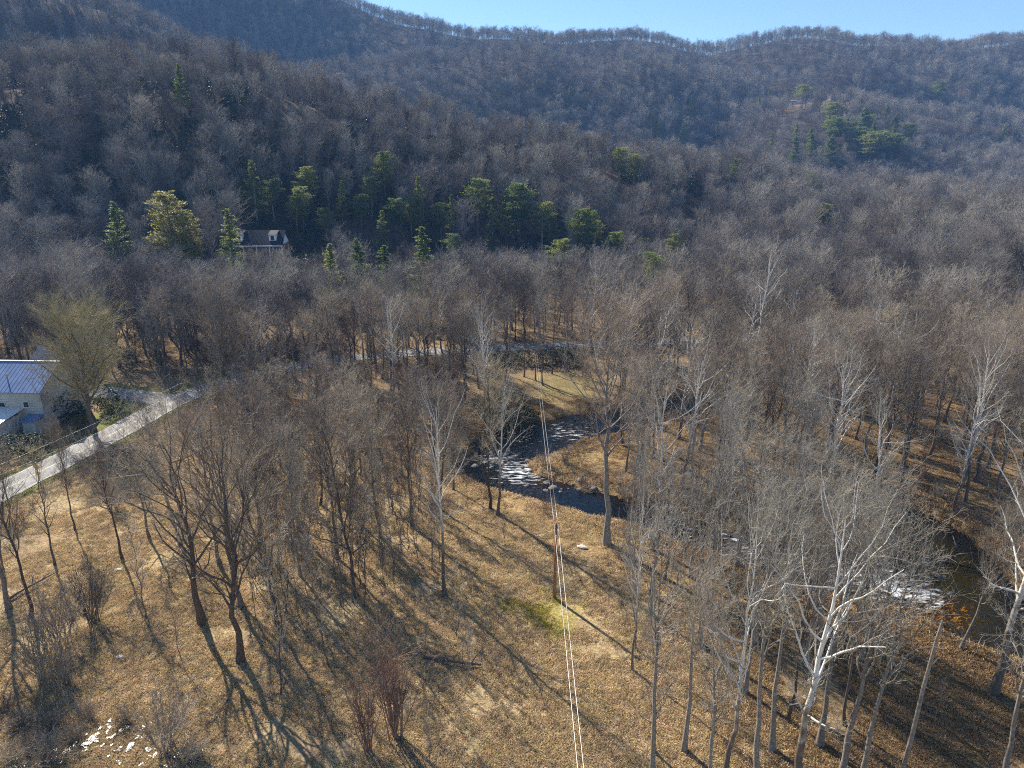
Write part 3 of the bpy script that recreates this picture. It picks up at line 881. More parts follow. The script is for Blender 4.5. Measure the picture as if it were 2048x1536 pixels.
hero(K_FOREST[3], 'bare_tree', 980, 1016, 720, 'bare tree on the near river bank, left of the paired trunks', wide=.8)
hero(K_SYC[1], 'sycamore_tree', 995, 1030, 735, 'pale limbed sycamore on the near bank in front of the riffle', wide=.72, rz=1.9)
hero(K_FOREST[4], 'bare_tree', 1214, 1088, 600, 'tall many-stemmed bare tree right of the river bend', wide=1.15, rz=.8)
hero(K_SMALL[1], 'bare_tree', 1236, 1118, 1010, 'short leaning dead trunk beside the tall many-stemmed tree', lean=(0, R_(14)), wide=.5)
# the right front, sycamores by the camera
hero(K_SYC[2], 'sycamore_tree', 1592, 1600, 985, 'thick trunked sycamore, the nearest of the pale trees at the bottom', wide=.9, rz=.3, lean=(0, R_(2)))
hero(K_SYC[3], 'sycamore_tree', 1452, 1575, 1000, 'slim sycamore with white upper stem left of the thick trunked one', wide=.62, rz=1.0)
hero(K_FOREST[0], 'bare_tree', 1420, 1590, 1130, 'grey straight bare tree beside the slim white sycamore', wide=.7)
hero(K_FOREST[1], 'bare_tree', 1690, 1450, 1040, 'brown straight trunked bare tree right of the thick sycamore', wide=.6)
hero(K_FOREST[2], 'bare_tree', 1575, 1440, 1010, 'slender bare tree just behind the thick trunked sycamore', wide=.55)
hero(K_SYC[0], 'sycamore_tree', 1985, 1385, 850, 'large white limbed sycamore at the right edge beside the brown pool', wide=.95, rz=4.0)
hero(K_FOREST[3], 'bare_tree', 1920, 1300, 960, 'dark trunked tree leaning over the near bank of the brown pool', lean=(0, R_(6)), wide=.7)
hero(K_SYC[1], 'sycamore_tree', 2080, 1530, 1080, 'white branched sycamore reaching in at the lower right corner', wide=.8)
hero(K_SYC[2], 'sycamore_tree', 1725, 1105, 800, 'sycamore with forked white limbs on the far bank above the rapids', wide=.85, rz=2.2)
hero(K_SYC[3], 'sycamore_tree', 1905, 1040, 760, 'tall white limbed sycamore beyond the brown pool', wide=.8, rz=.9)
hero(K_SYC[0], 'sycamore_tree', 2040, 1060, 770, 'twisted white sycamore at the right edge beyond the river', wide=.7, rz=5.2)
hero(K_SYC[1], 'sycamore_tree', 1445, 1075, 850, 'pale sycamore right of the tall many-stemmed tree, by the water', wide=.7)
hero(K_SYC[2], 'sycamore_tree', 1330, 1160, 920, 'small pale sycamore in front of the hidden river reach', wide=.55)
hero(K_SYC[3], 'sycamore_tree', 1265, 1340, 960, 'thin pale tree with its shadow running through the field right of the wires', wide=.4)
hero(K_SMALL[2], 'bare_tree', 1310, 1500, 1230, 'low spreading bare tree right of the wires at the bottom', wide=.9)
hero(K_SYC[0], 'sycamore_tree', 790, 812, 585, 'sycamore with white fan of limbs in the woods left of the river', wide=.8, rz=3.0)
hero(K_SYC[1], 'sycamore_tree', 968, 845, 600, 'leaning white trunked sycamore at the river bend', wide=.75, rz=2.6, lean=(0, R_(-6)))
hero(K_SYC[2], 'sycamore_tree', 1505, 800, 490, 'white topped sycamore standing above the right woodland', wide=.6)
for i, (bx, by, ty, k, lab) in enumerate([(1508, 1572, 960, 0, 'tall straight trunk just left of the nearest thick sycamore'), (1545, 1500, 985, 1, 'tall brown trunk close behind the nearest thick sycamore'), (1640, 1490, 975, 2, 'tall straight tree right beside the nearest thick sycamore'),
                                     (1668, 1600, 1010, 0, 'tall trunk at the bottom edge right of the thick sycamore'), (1368, 1500, 985, 1, 'tall grey trunk left of the slim white sycamore'), (1302, 1600, 1040, 2, 'tall trunk at the bottom edge nearest the wires'),
                                     (1706, 1620, 1060, 1, 'tall trunk at the bottom edge left of the dead post-like trunk'), (2000, 1590, 1120, 0, 'tall trunk at the bottom edge below the large white sycamore'),
                                     (1490, 1385, 950, 2, 'tall tree half way between the wires and the rapids'), (1610, 1330, 930, 0, 'tall trunk on the near bank below the rapids'), (1400, 1290, 900, 1, 'tall tree on the near bank behind the slim sycamores'),
                                     (1636, 1250, 900, 1, 'tall trunk at the near water edge by the rapids'), (1560, 1225, 880, 2, 'tall trunk at the near water edge left of the rapids'), (1300, 1230, 890, 0, 'tall grey tree beside the field right of the wires')]):
    hero(K_TALL[k], 'tall_tree', bx, by, ty, lab, wide=.8 + .06 * (i % 4), lean=(0, R_((i * 37 % 7) - 3)))
for bx, by, ty, lab in [(1012, 772, 600, 'thin dark tree on the far bank left of the river bank pole'), (1048, 754, 575, 'straight dark tree on the far bank just behind the pole'), (1086, 770, 590, 'dark tree with split trunk on the mown far bank'), (1104, 748, 570, 'straight tree between far bank and road'),
                        (1132, 742, 580, 'slim tree at the back of the far bank'), (995, 742, 575, 'dark tree where the far bank meets the wood'), (1165, 750, 585, 'bare tree at the right end of the far bank')]:
    hero(K_FOREST[len(lab) % 5], 'bare_tree', bx, by, ty, lab, wide=.7)
for i, bx in enumerate((1000, 1022, 1046, 1072, 1098, 1122, 1150)):
    x, y = G(bx, 736 - (i % 3) * 5)
    plant(K_BUSH[i % 3], 'evergreen_bush', x, y, random.uniform(2.4, 3.6), 'dark evergreen in the hedge between far bank and road', 'bush', 'evergreens between far bank and road', wide=1.3, part=('stem', 'foliage'))
# along the road
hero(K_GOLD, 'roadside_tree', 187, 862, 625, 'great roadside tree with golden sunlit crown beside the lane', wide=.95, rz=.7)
hero(K_FIELD[1], 'roadside_tree', 104, 858, 690, 'bare tree with grey trunk at the corner of the metal-roofed house', wide=.6, rz=1.7)
hero(K_ROUND, 'roadside_tree', 462, 790, 560, 'round crowned bare tree at the road bend', wide=1.05)
hero(K_FIELD[2], 'roadside_tree', 18, 1010, 860, 'forked tree at the left edge beside the road sign', wide=.55, rz=.2)
hero(K_SMALL[0], 'roadside_tree', 322, 980, 790, 'first of the thin trees by the road junction, counted from the junction', wide=.75, lean=(0, R_(-5)))
hero(K_SMALL[1], 'roadside_tree', 352, 968, 785, 'second of the thin trees by the road junction', wide=.7, lean=(0, R_(-4)))
hero(K_SMALL[2], 'roadside_tree', 424, 970, 800, 'leaning thin tree nearest the brown thicket by the road junction', wide=.8, lean=(0, R_(-6)))
hero(K_FOREST[4], 'roadside_tree', 384, 975, 800, 'straight thin tree between the leaning ones by the road junction', wide=.6)
hero(K_FIELD[0], 'roadside_tree', -55, 905, 740, 'bare tree reaching in at the left edge below the metal-roofed house', wide=.8)
hero(K_FOREST[1], 'bare_tree', 8, 1140, 960, 'slim bare tree at the left edge between sign and field', wide=.8)
# shrubs
for bx, by, ty, k, lab in [(120, 1292, 1160, 0, 'tall bare shrub with many upright stems at the left of the field'), (92, 1360, 1235, 1, 'bare upright shrub with dark base left of the tall shrub'),
                           (185, 1245, 1130, 2, 'small bare shrub behind the tall many-stemmed one'), (135, 1372, 1300, 0, 'low bare shrub right of the dark-based shrub'),
                           (230, 1020, 970, 1, 'dark round brush clump in the field beside the tree shadows')]:
    hero(K_SHRUB[k], 'bare_shrub', bx, by, ty, lab, 'shrub', part=('stem', 'crown'), wide=1.0 if ty != 970 else 1.4)
hero(K_RED, 'reddish_shrub', 790, 1475, 1245, 'reddish bare shrub of many rods in the middle of the field', 'shrub', part=('stem', 'crown'), wide=1.0)
hero(K_RED, 'reddish_shrub', 735, 1500, 1330, 'smaller reddish rods beside the large reddish shrub', 'shrub', part=('stem', 'crown'), wide=.9)
hero(K_SHRUB[2], 'bare_shrub', 330, 1500, 1385, 'fine grey twiggy shrub behind the glittering marsh water', 'shrub', part=('stem', 'crown'), wide=1.2)
for i, (bx, by) in enumerate([(40, 1450), (110, 1455), (175, 1440), (60, 1500), (150, 1480), (10, 1420), (20, 1530), (100, 1520), (250, 1450), (390, 1520)]):
    x, y = G(bx, by)
    plant(K_THICK[i % 2], 'low_thicket', x, y, random.uniform(1.3, 1.9), 'low tangled grey brush at the marshy corner of the field', 'shrub', 'brush clumps at the marshy corner', wide=random.uniform(1.1, 1.5), part=('stem', 'crown'))
# evergreen shrubs round the house and the river
for bx, by, ty, k, w, lab in [(150, 805, 762, 0, 1.1, 'dark evergreen bush behind the golden-crowned roadside tree'), (222, 828, 782, 1, 1.0, 'rounded dark evergreen bush on the grass at the junction'),
                              (122, 838, 785, 2, 1.3, 'glossy evergreen bush between house corner and roadside tree'), (165, 845, 815, 0, .9, 'low evergreen bush under the roadside tree'),
                              (112, 790, 760, 1, .7, 'small clipped evergreen beside the parked car'), (30, 905, 868, 2, 1.5, 'dark hedge-like shrub below the porch at the left edge'),
                              (75, 900, 868, 0, 1.4, 'dark shrub below the house between porch and lane'), (1010, 868, 790, 1, 1.0, 'big dark vine-covered mound at the river bend'),
                              (1055, 862, 815, 2, .9, 'dark evergreen thicket on the far bank under the wires'), (880, 840, 795, 0, .9, 'dark root mound in the woods left of the river bend')]:
    hero(K_BUSH[k], 'evergreen_bush', bx, by, ty, lab, 'bush', part=('stem', 'foliage'), wide=w)
hero(K_YBUSH, 'yellow_bush', 160, 858, 828, 'yellow-green leafy bush at the foot of the roadside tree', 'bush', part=('stem', 'foliage'))
hero(K_YBUSH, 'yellow_bush', 72, 918, 898, 'small yellow-green bush beside the lane above the sign', 'bush', part=('stem', 'foliage'), wide=.6)
hero(K_BEECH, 'beech_sapling', 660, 790, 725, 'young beech with orange leaves in the woods left of the river', 'tree', part=('trunk', 'foliage'))
hero(K_BEECH, 'beech_sapling', 1330, 775, 740, 'small beech with orange leaves right of the far road', 'tree', part=('trunk', 'foliage'))

# conifers on the slopes: seen top and wanted height give the place
def on_slope(px, ty, H, y0=110.0):
    Y = np.arange(y0, 1300, 2)
    x, z = at_y(px, ty, Y)
    i = int(np.argmax(z - height(x, Y) <= H))
    return float(x[i]), float(Y[i])
CONIFERS = []
def pine(k, name, px, ty, H, label, group=None, wide=1.0, y0=110.0):
    x, y = on_slope(px, ty, H, y0)
    CONIFERS.append((x, y, 5.0 if y < 400 else 6.0))
    return plant(k, name, x, y, H, label, 'pine tree', group, wide=wide * 1.35)
pine(K_PINE[0], 'pine_tree', 225, 402, 21, 'pale green spire-topped pine left of the golden pine', wide=1.1)
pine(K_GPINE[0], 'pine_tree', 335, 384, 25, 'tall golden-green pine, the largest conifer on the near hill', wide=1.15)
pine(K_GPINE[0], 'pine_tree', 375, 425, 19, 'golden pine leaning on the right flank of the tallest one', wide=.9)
pine(K_PINE[1], 'pine_tree', 455, 420, 20, 'dark green pine beside the dark-roofed hill house', wide=1.0)
pine(K_PINE[0], 'pine_tree', 658, 485, 19, 'bright yellow-green pine right of the hill house drive', wide=.95)
pine(K_PINE[2], 'pine_tree', 712, 476, 20, 'yellow-green pine, middle of the three right of the hill house', wide=1.0)
pine(K_PINE[1], 'pine_tree', 770, 487, 19, 'broad green pine, rightmost of the three by the hill house', wide=1.1)
pine(K_PINE[0], 'pine_tree', 845, 450, 24, 'slim pale pine rising from the wood beside the three yellow-green ones')
pine(K_BROAD[0], 'pine_tree', 955, 358, 19, 'round topped yellow-green pine in the dark slope', wide=1.0)
pine(K_BROAD[1], 'pine_tree', 1040, 368, 20, 'olive round topped pine right of the yellow-green one', wide=1.2)
pine(K_BROAD[2], 'pine_tree', 1085, 405, 16, 'dense green round pine, lowest of the group on the dark slope', wide=1.1)
pine(K_BROAD[0], 'pine_tree', 1168, 418, 18, 'olive pine at the right end of the group on the dark slope', wide=1.2)
pine(K_PINE[1], 'pine_tree', 838, 355, 19, 'narrow yellow-green pine left of the round topped ones', wide=.8)
pine(K_BROAD[1], 'pine_tree', 765, 305, 17, 'dark pine high on the slope above the narrow one')
pine(K_PINE[2], 'pine_tree', 500, 320, 20, 'dark green pine on the slope above the hill house')
pine(K_PINE[0], 'pine_tree', 355, 128, 17, 'solitary pale pine near the crest of the near hill')
pine(K_BROAD[2], 'pine_tree', 865, 200, 14, 'flat topped dark pine on the crest of the near hill', wide=1.2)
pine(K_BROAD[0], 'pine_tree', 960, 218, 12, 'small dark pine on the crest right of the flat topped one')
pine(K_PINE[1], 'pine_tree', 1140, 172, 18, 'single slim pine on the far middle slope')
pine(K_PINE[2], 'pine_tree', 1368, 248, 22, 'pale green pine, left of the pair under the far spur', wide=1.2)
pine(K_PINE[0], 'pine_tree', 1436, 245, 21, 'green pine, right of the pair under the far spur')
pine(K_BROAD[1], 'pine_tree', 1882, 165, 24, 'large dark round pine standing alone on the right skyline slope', wide=1.5)
pine(K_PINE[1], 'pine_tree', 2010, 250, 22, 'dark pine at the right edge below the far spur', wide=1.3)
for px, ty in [(1305, 228), (1320, 235), (1385, 190), (1540, 178), (1520, 190), (1545, 262)]:
    pine(random.choice(K_PINE), 'pine_tree', px, ty, 19, 'dark pine scattered on the slope left of the far spur houses', 'pines scattered left of the far houses')
for px, ty in [(1610, 172), (1640, 262), (1622, 250), (1658, 232), (1680, 205), (1690, 235), (1705, 248), (1720, 230), (1732, 215), (1748, 238), (1765, 215), (1712, 262), (1790, 245), (1670, 265), (1735, 265), (1755, 262), (1780, 232), (1800, 262), (1665, 245), (1600, 250), (1585, 268), (1815, 240)]:
    pine(random.choice(K_PINE + K_BROAD), 'pine_tree', px + random.uniform(-14, 14), ty + random.uniform(-8, 8), random.uniform(18, 27), 'green pine in the dense clump below the white gabled house', 'pines in the clump on the far spur', wide=random.uniform(1.2, 1.9), y0=560.0)
for px, ty in [(1475, 318), (1560, 332), (1585, 342), (1625, 350), (1720, 345), (1790, 400), (1820, 395), (1955, 392), (1885, 405), (1650, 408), (1240, 295), (1270, 310)]:
    pine(random.choice(K_BROAD), 'pine_tree', px, ty, random.uniform(12, 16), 'small olive pine among grey trees on the low right slope', 'small pines on the low right slope', wide=1.2)
for px, ty in [(905, 470), (1120, 480), (1230, 465), (1350, 470), (1310, 505), (1290, 478), (590, 400), (540, 360), (720, 390), (790, 400), (650, 420), (880, 410), (1010, 430), (610, 340)]:
    pine(random.choice(K_BROAD), 'pine_tree', px, ty, random.uniform(11, 15), 'small dark pine in the shade at the foot of the near hill', 'shaded pines on the near hill', wide=1.1)
for px, ty in [(480, 350), (600, 375), (680, 365), (740, 355), (820, 400), (905, 390), (985, 395), (1010, 385), (1110, 430), (1195, 445), (760, 425), (980, 440)]:
    pine(random.choice(K_BROAD + K_PINE), 'pine_tree', px, ty, random.uniform(12, 16), 'dark green pine in the band across the middle of the near hill', 'pines in the band across the near hill', wide=.95)
x, y = on_slope(1805, 290, 18)
CONIFERS.append((x, y, 6))
plant(K_TAN, 'beech_tree', x, y, 18, 'pinkish tan cone-shaped tree keeping its leaves on the right slope', 'tree', part=('trunk', 'foliage'))

# ------------------------------------------------------------------ the woods: scattered trees, the largest 300 as individuals
CORRIDOR = [(925, 640), (1235, 640), (1245, 1010), (1180, 1010), (1150, 980), (930, 990), (945, 880), (990, 800)]
def in_poly(u, v, poly):
    c = False
    for i in range(len(poly)):
        (x1, y1), (x2, y2) = poly[i], poly[i - 1]
        if (y1 > v) != (y2 > v) and u < (x2 - x1) * (v - y1) / (y2 - y1) + x1:
            c = not c
    return c
HOUSE_A = G(30, 860)
def allowed(x, y, u, v):
    if river_edge(np.array([x]), np.array([y]))[0] < 1.2:
        return False
    if min(dist_line(np.array([x]), np.array([y]), ROAD)[0][0] - ROAD_W, dist_line(np.array([x]), np.array([y]), SIDE)[0][0] - SIDE_W) < 1.8:
        return False
    if y < 128 and x < -46 + (y - 80) * .0 and u < 420 and v > 755:
        return False                                              # yard of the house
    if abs(x - HOUSE_A[0]) < 14 and 88 < y < 116:
        return False
    if np.hypot(x - HOUSE_B[0], y - HOUSE_B[1]) < 12 or (0 < HOUSE_B[1] - y < 26 and -6 < x - HOUSE_B[0] - 6 < 12):
        return False
    if 1720 < u < 1960 and 1180 < v < 1400 or 1740 < u < 1900 and 1020 < v:
        return False                                              # open bank by the pool
    if v > 1000 and u < 1245:
        return False                                              # open field
    if in_poly(u, v, CORRIDOR) and y < 142:
        return False                                              # the mown strip by the river
    if u < 560 and v > 860:
        return u > 455 and v < 990                                # brown thicket only
    return True
def river_side(x, y):
    i = int(np.argmin(np.hypot(RIV[:, 0] - x, RIV[:, 1] - y)))
    return y < RIV[i, 1]
def scatter(y0, y1, sp, half):
    g = []
    for yy in np.arange(y0, y1, sp):
        w = half(yy)
        for xx in np.arange(-w, w, sp):
            g.append((xx + RNG.uniform(-.42, .42) * sp, yy + RNG.uniform(-.42, .42) * sp))
    return np.array(g)
def woods():
    """valley trees, nearest first"""
    out = []
    pts = scatter(38, 172, 4.8, lambda y: 45 + y * .82)
    z = height(pts[:, 0], pts[:, 1])
    u, v = proj(pts[:, 0], pts[:, 1], z)
    for (x, y), zz, a, b in zip(pts, z, u, v):
        if not (-120 < a < 2170 and b < 1640):
            continue
        if min(np.hypot(x - p[0], y - p[1]) for p in TREES) < 3.0 or any(np.hypot(x - c[0], y - c[1]) < 3.5 for c in CONIFERS):
            continue
        if not allowed(x, y, a, b):
            continue
        if RNG.random() < (.62 if b > 1250 else .2 if b > 980 else .22 if a > 1200 else .0):
            continue
        out.append((math.hypot(x, y), x, y, zz, a, b))
    out.sort()
    return out
valley = woods()
REST = []           # trees that go into the forest mass
n_ind = BUDGET[0]
for d, x, y, zz, a, b in valley:
    if n_ind >= 300:
        REST.append((x, y, random.uniform(13, 18.5)))
        continue
    n_ind += 1
    thicket = a < 960 and b > 770 and y < 112
    if thicket:
        k, H, w = random.choice(K_SMALL), random.uniform(7, 12), random.uniform(.9, 1.2)
        part_ = 'by the road junction' if a < 600 else 'in the middle' if a < 780 else 'next to the river bend'
        lab, grp = f'small brown bare tree in the tangled thicket, {"front" if b > 900 else "rear"} side {part_}', 'thicket trees left of the river'
    elif a > 1235 and b > 1000:
        r = random.random()
        if r < .42:
            k, H, w = random.choice(K_SYC), random.uniform(15, 21), random.uniform(.6, .9)
        elif r < .52:
            k, H, w = random.choice(K_SMALL), random.uniform(6, 11), .9
        else:
            k, H, w = random.choice(K_PALE), random.uniform(14, 20), random.uniform(.65, .95)
        side = 'before' if river_side(x, y) else 'beyond'
        far = 'towards the right edge' if a > 1740 else 'in the middle' if a > 1480 else 'near the mossy pole side'
        sp = 'pale sycamore' if k in K_SYC else 'small spreading bare tree' if k in K_SMALL else 'slim grey bare tree'
        lab, grp = f'{sp} {side} the lower river reach, {far}', f'trees {side} the lower river reach'
    elif a > 1150:
        k = random.choice(K_FOREST if random.random() < .85 else K_SYC)
        H, w = random.uniform(14.5, 20), random.uniform(.85, 1.15)
        sp = 'white limbed sycamore' if k in K_SYC else 'grey leafless tree'
        row = 'front' if b > 900 else 'middle' if b > 800 else 'back'
        part_ = 'beside the river bend' if a < 1420 else 'left of centre' if a < 1620 else 'right of centre' if a < 1830 else 'at the right edge'
        lab, grp = f'{sp} in the {row} rows of the right woodland, {part_}', 'woodland trees right of the river'
    else:
        k = random.choice(K_FOREST if random.random() < .88 else K_SYC)
        H, w = random.uniform(13, 18), random.uniform(.85, 1.15)
        sp = 'white limbed sycamore' if k in K_SYC else 'grey leafless tree'
        row = 'this side of' if b > 715 + max(0, 600 - a) * .2 else 'beyond'
        part_ = 'behind the house and junction' if a < 480 else 'near the round-crowned tree' if a < 680 else 'above the brown thicket' if a < 900 else 'near the river bank pole'
        lab, grp = f'{sp} {row} the far road, {part_}', 'woodland trees left of the river'
    TREES.append((x, y))
    plant(k, 'sycamore_tree' if k in K_SYC else 'bare_tree', x, y, H, lab, 'tree', grp, wide=w, lean=(R_(random.uniform(-3, 3)), R_(random.uniform(-3, 3))))
for bx, by, ty, lab in [(345, 1045, 800, 'bare tree between the road junction and the forked field trees'), (440, 1128, 815, 'thin bare tree behind the forked field trees'), (245, 1118, 880, 'slim bare tree in the field behind the leaning young tree'), (562, 1262, 905, 'slim bare tree right of the thick field trees'), (110, 1130, 880, 'slim bare tree in front of the road sign'),
                        (455, 1045, 790, 'bare tree at the field edge nearest the road junction'), (540, 1020, 760, 'dark bare tree on the near side of the thicket, road end'), (598, 1062, 770, 'bare tree in front of the thicket above the saplings'),
                        (640, 1010, 740, 'straight bare tree half way along the thicket front'), (760, 1075, 775, 'dark straight tree rising from the sapling patch'), (825, 1050, 765, 'bare tree at the river end of the sapling patch'),
                        (880, 1020, 770, 'slim bare tree between sapling patch and river bend'), (715, 1040, 750, 'tall dark tree in the middle of the thicket front'), (300, 1075, 850, 'lone bare tree in the field below the road sign'),
                        (150, 1060, 850, 'bare tree in the field corner next to the road sign'), (600, 1150, 850, 'thin dark tree on the left of the sapling patch')]:
    hero(random.choice(K_FOREST + K_SMALL), 'bare_tree', bx, by, ty, lab, wide=random.uniform(.7, 1.0), lean=(0, R_(random.uniform(-4, 3))))
scr = 0
while scr < 30:
    u, v = random.uniform(1255, 1735), random.uniform(1050, 1330)
    x, y = G(u, v)
    if river_edge(np.array([x]), np.array([y]))[0] < 1.0 or min(np.hypot(x - p[0], y - p[1]) for p in TREES) < 1.9:
        continue
    TREES.append((x, y))
    plant(random.choice(K_PALE + K_TALL), 'slender_tree', x, y, random.uniform(11, 17), f'slender pale tree screening the hidden river reach, {"near" if river_side(x, y) else "far"} bank, {"wire" if u < 1420 else "middle" if u < 1580 else "rapids"} end', 'tree', 'slender trees screening the hidden river reach', wide=random.uniform(.6, .95), lean=(R_(random.uniform(-5, 5)), R_(random.uniform(-6, 6))))
    scr += 1
# saplings in the field
sap = 0
while sap < 105:
    u, v = random.uniform(470, 880), random.uniform(990, 1250)
    if v > 1200 and u > 760 or random.random() < .6 * (v - 990) / 260:
        continue
    x, y = G(u, v)
    if min(np.hypot(x - p[0], y - p[1]) for p in TREES) < .9:
        continue
    TREES.append((x, y))
    plant(random.choice(K_SAP), 'sapling', x, y, random.uniform(6.5, 13), f'thin upright sapling, {"front" if v > 1150 else "rear"} {"left" if u < 660 else "middle" if u < 765 else "river-side"} part of the crowded patch', 'sapling', 'saplings crowded in the field', wide=random.uniform(.5, .8), lean=(R_(random.uniform(-3, 3)), R_(random.uniform(-4, 4))))
    sap += 1
for u, v in [(925, 1330), (940, 1345), (965, 1350), (930, 1385), (1010, 1100), (850, 1290), (1690, 1130), (1560, 1210), (1640, 1230), (1345, 1290), (1300, 1210), (1400, 1330), (1760, 1330), (1870, 1440)]:
    x, y = G(u, v)
    TREES.append((x, y))
    plant(random.choice(K_SAP), 'sapling', x, y, random.uniform(4, 7), 'single thin sapling standing apart from the crowded sapling patch', 'sapling', 'scattered single saplings', wide=random.uniform(.5, .8))

# ------------------------------------------------------------------ the forest beyond, one mass
STASH = bpy.data.collections.new('forest_source')
def stash(name, arr, twig, bark=None):
    V, F = join(arr)
    me = mesh_np(name, V, F)
    me.materials.append(bark or twig)
    me.materials.append(twig)
    idx = np.zeros(len(F), np.int32)
    idx[len(arr[0][1]):] = 1
    me.polygons.foreach_set('material_index', idx)
    o = bpy.data.objects.new(name, me)
    STASH.objects.link(o)
n_src = 0
for i in range(7):
    stash(f'source_{n_src:02d}', bare_tree(900 + i, 18, .21, cb=.18 + .03 * i, spread=.42 - .015 * i, limbs=28, lod=1, prof=['round', 'oval', 'vase', 'vase', 'oval', 'round', 'vase'][i], ang=((28, 60) if i % 2 else (20, 46)), trop=.8, dens=1.0), M['twig_far'], M['bark'])
    n_src += 1
N_MID = n_src
for i in range(6):
    stash(f'source_{n_src:02d}', bare_tree(930 + i, 18, .24, cb=.22 + .03 * i, spread=.42 - .015 * i, limbs=24, lod=2, prof=['round', 'oval', 'round', 'vase', 'oval', 'round'][i], ang=(30, 60), dens=1.0), M['twig_far'], M['bark'])
    n_src += 1
N_FAR = n_src
for i in range(2):
    stash(f'source_{n_src:02d}', bare_tree(945 + i, 18, .26, cb=.55, spread=.24, limbs=14, lod=2, prof='oval', ang=(30, 60), dens=.8), M['twig_far'], M['bark'])
    n_src += 1
N_CREST = n_src
for i in range(2):
    stash(f'source_{n_src:02d}', leafy_bush(960 + i, 2.2, 1.6, 260, .55, 3), M['evergreen'], M['bark'])
    n_src += 1
def gn_instances(name, coll, attrs_obj):
    ng = bpy.data.node_groups.new(name, 'GeometryNodeTree')
    ng.interface.new_socket('Geometry', in_out='INPUT', socket_type='NodeSocketGeometry')
    ng.interface.new_socket('Geometry', in_out='OUTPUT', socket_type='NodeSocketGeometry')
    gi, go = ng.nodes.new('NodeGroupInput'), ng.nodes.new('NodeGroupOutput')
    ci = ng.nodes.new('GeometryNodeCollectionInfo')
    ci.inputs['Collection'].default_value = coll
    ci.inputs['Separate Children'].default_value = True
    ci.inputs['Reset Children'].default_value = True
    ip = ng.nodes.new('GeometryNodeInstanceOnPoints')
    ip.inputs['Pick Instance'].default_value = True
    def named(n, t):
        a = ng.nodes.new('GeometryNodeInputNamedAttribute')
        a.data_type = t
        a.inputs['Name'].default_value = n
        return next(s for s in a.outputs if s.enabled and s.name == 'Attribute')
    ng.links.new(gi.outputs[0], ip.inputs['Points'])
    ng.links.new(ci.outputs[0], ip.inputs['Instance'])
    ng.links.new(named('vidx', 'INT'), ip.inputs['Instance Index'])
    ng.links.new(named('rot', 'FLOAT_VECTOR'), ip.inputs['Rotation'])
    ng.links.new(named('scl', 'FLOAT_VECTOR'), ip.inputs['Scale'])
    ng.links.new(ip.outputs[0], go.inputs[0])
    md = attrs_obj.modifiers.new('instances', 'NODES')
    md.node_group = ng
def point_object(name, pts, vidx, rot, scl, tint=None):
    me = bpy.data.meshes.new(name)
    me.vertices.add(len(pts))
    me.vertices.foreach_set('co', np.ascontiguousarray(pts, np.float32).ravel())
    a = me.attributes.new('vidx', 'INT', 'POINT')
    a.data.foreach_set('value', np.ascontiguousarray(vidx, np.int32))
    for n, arr in (('rot', rot), ('scl', scl)):
        a = me.attributes.new(n, 'FLOAT_VECTOR', 'POINT')
        a.data.foreach_set('vector', np.ascontiguousarray(arr, np.float32).ravel())
    if tint is not None:
        a = me.attributes.new('tint', 'FLOAT_COLOR', 'POINT')
        a.data.foreach_set('color', np.c_[tint, np.ones(len(tint))].astype(np.float32).ravel())
    o = bpy.data.objects.new(name, me)
    COL.objects.link(o)
    return o
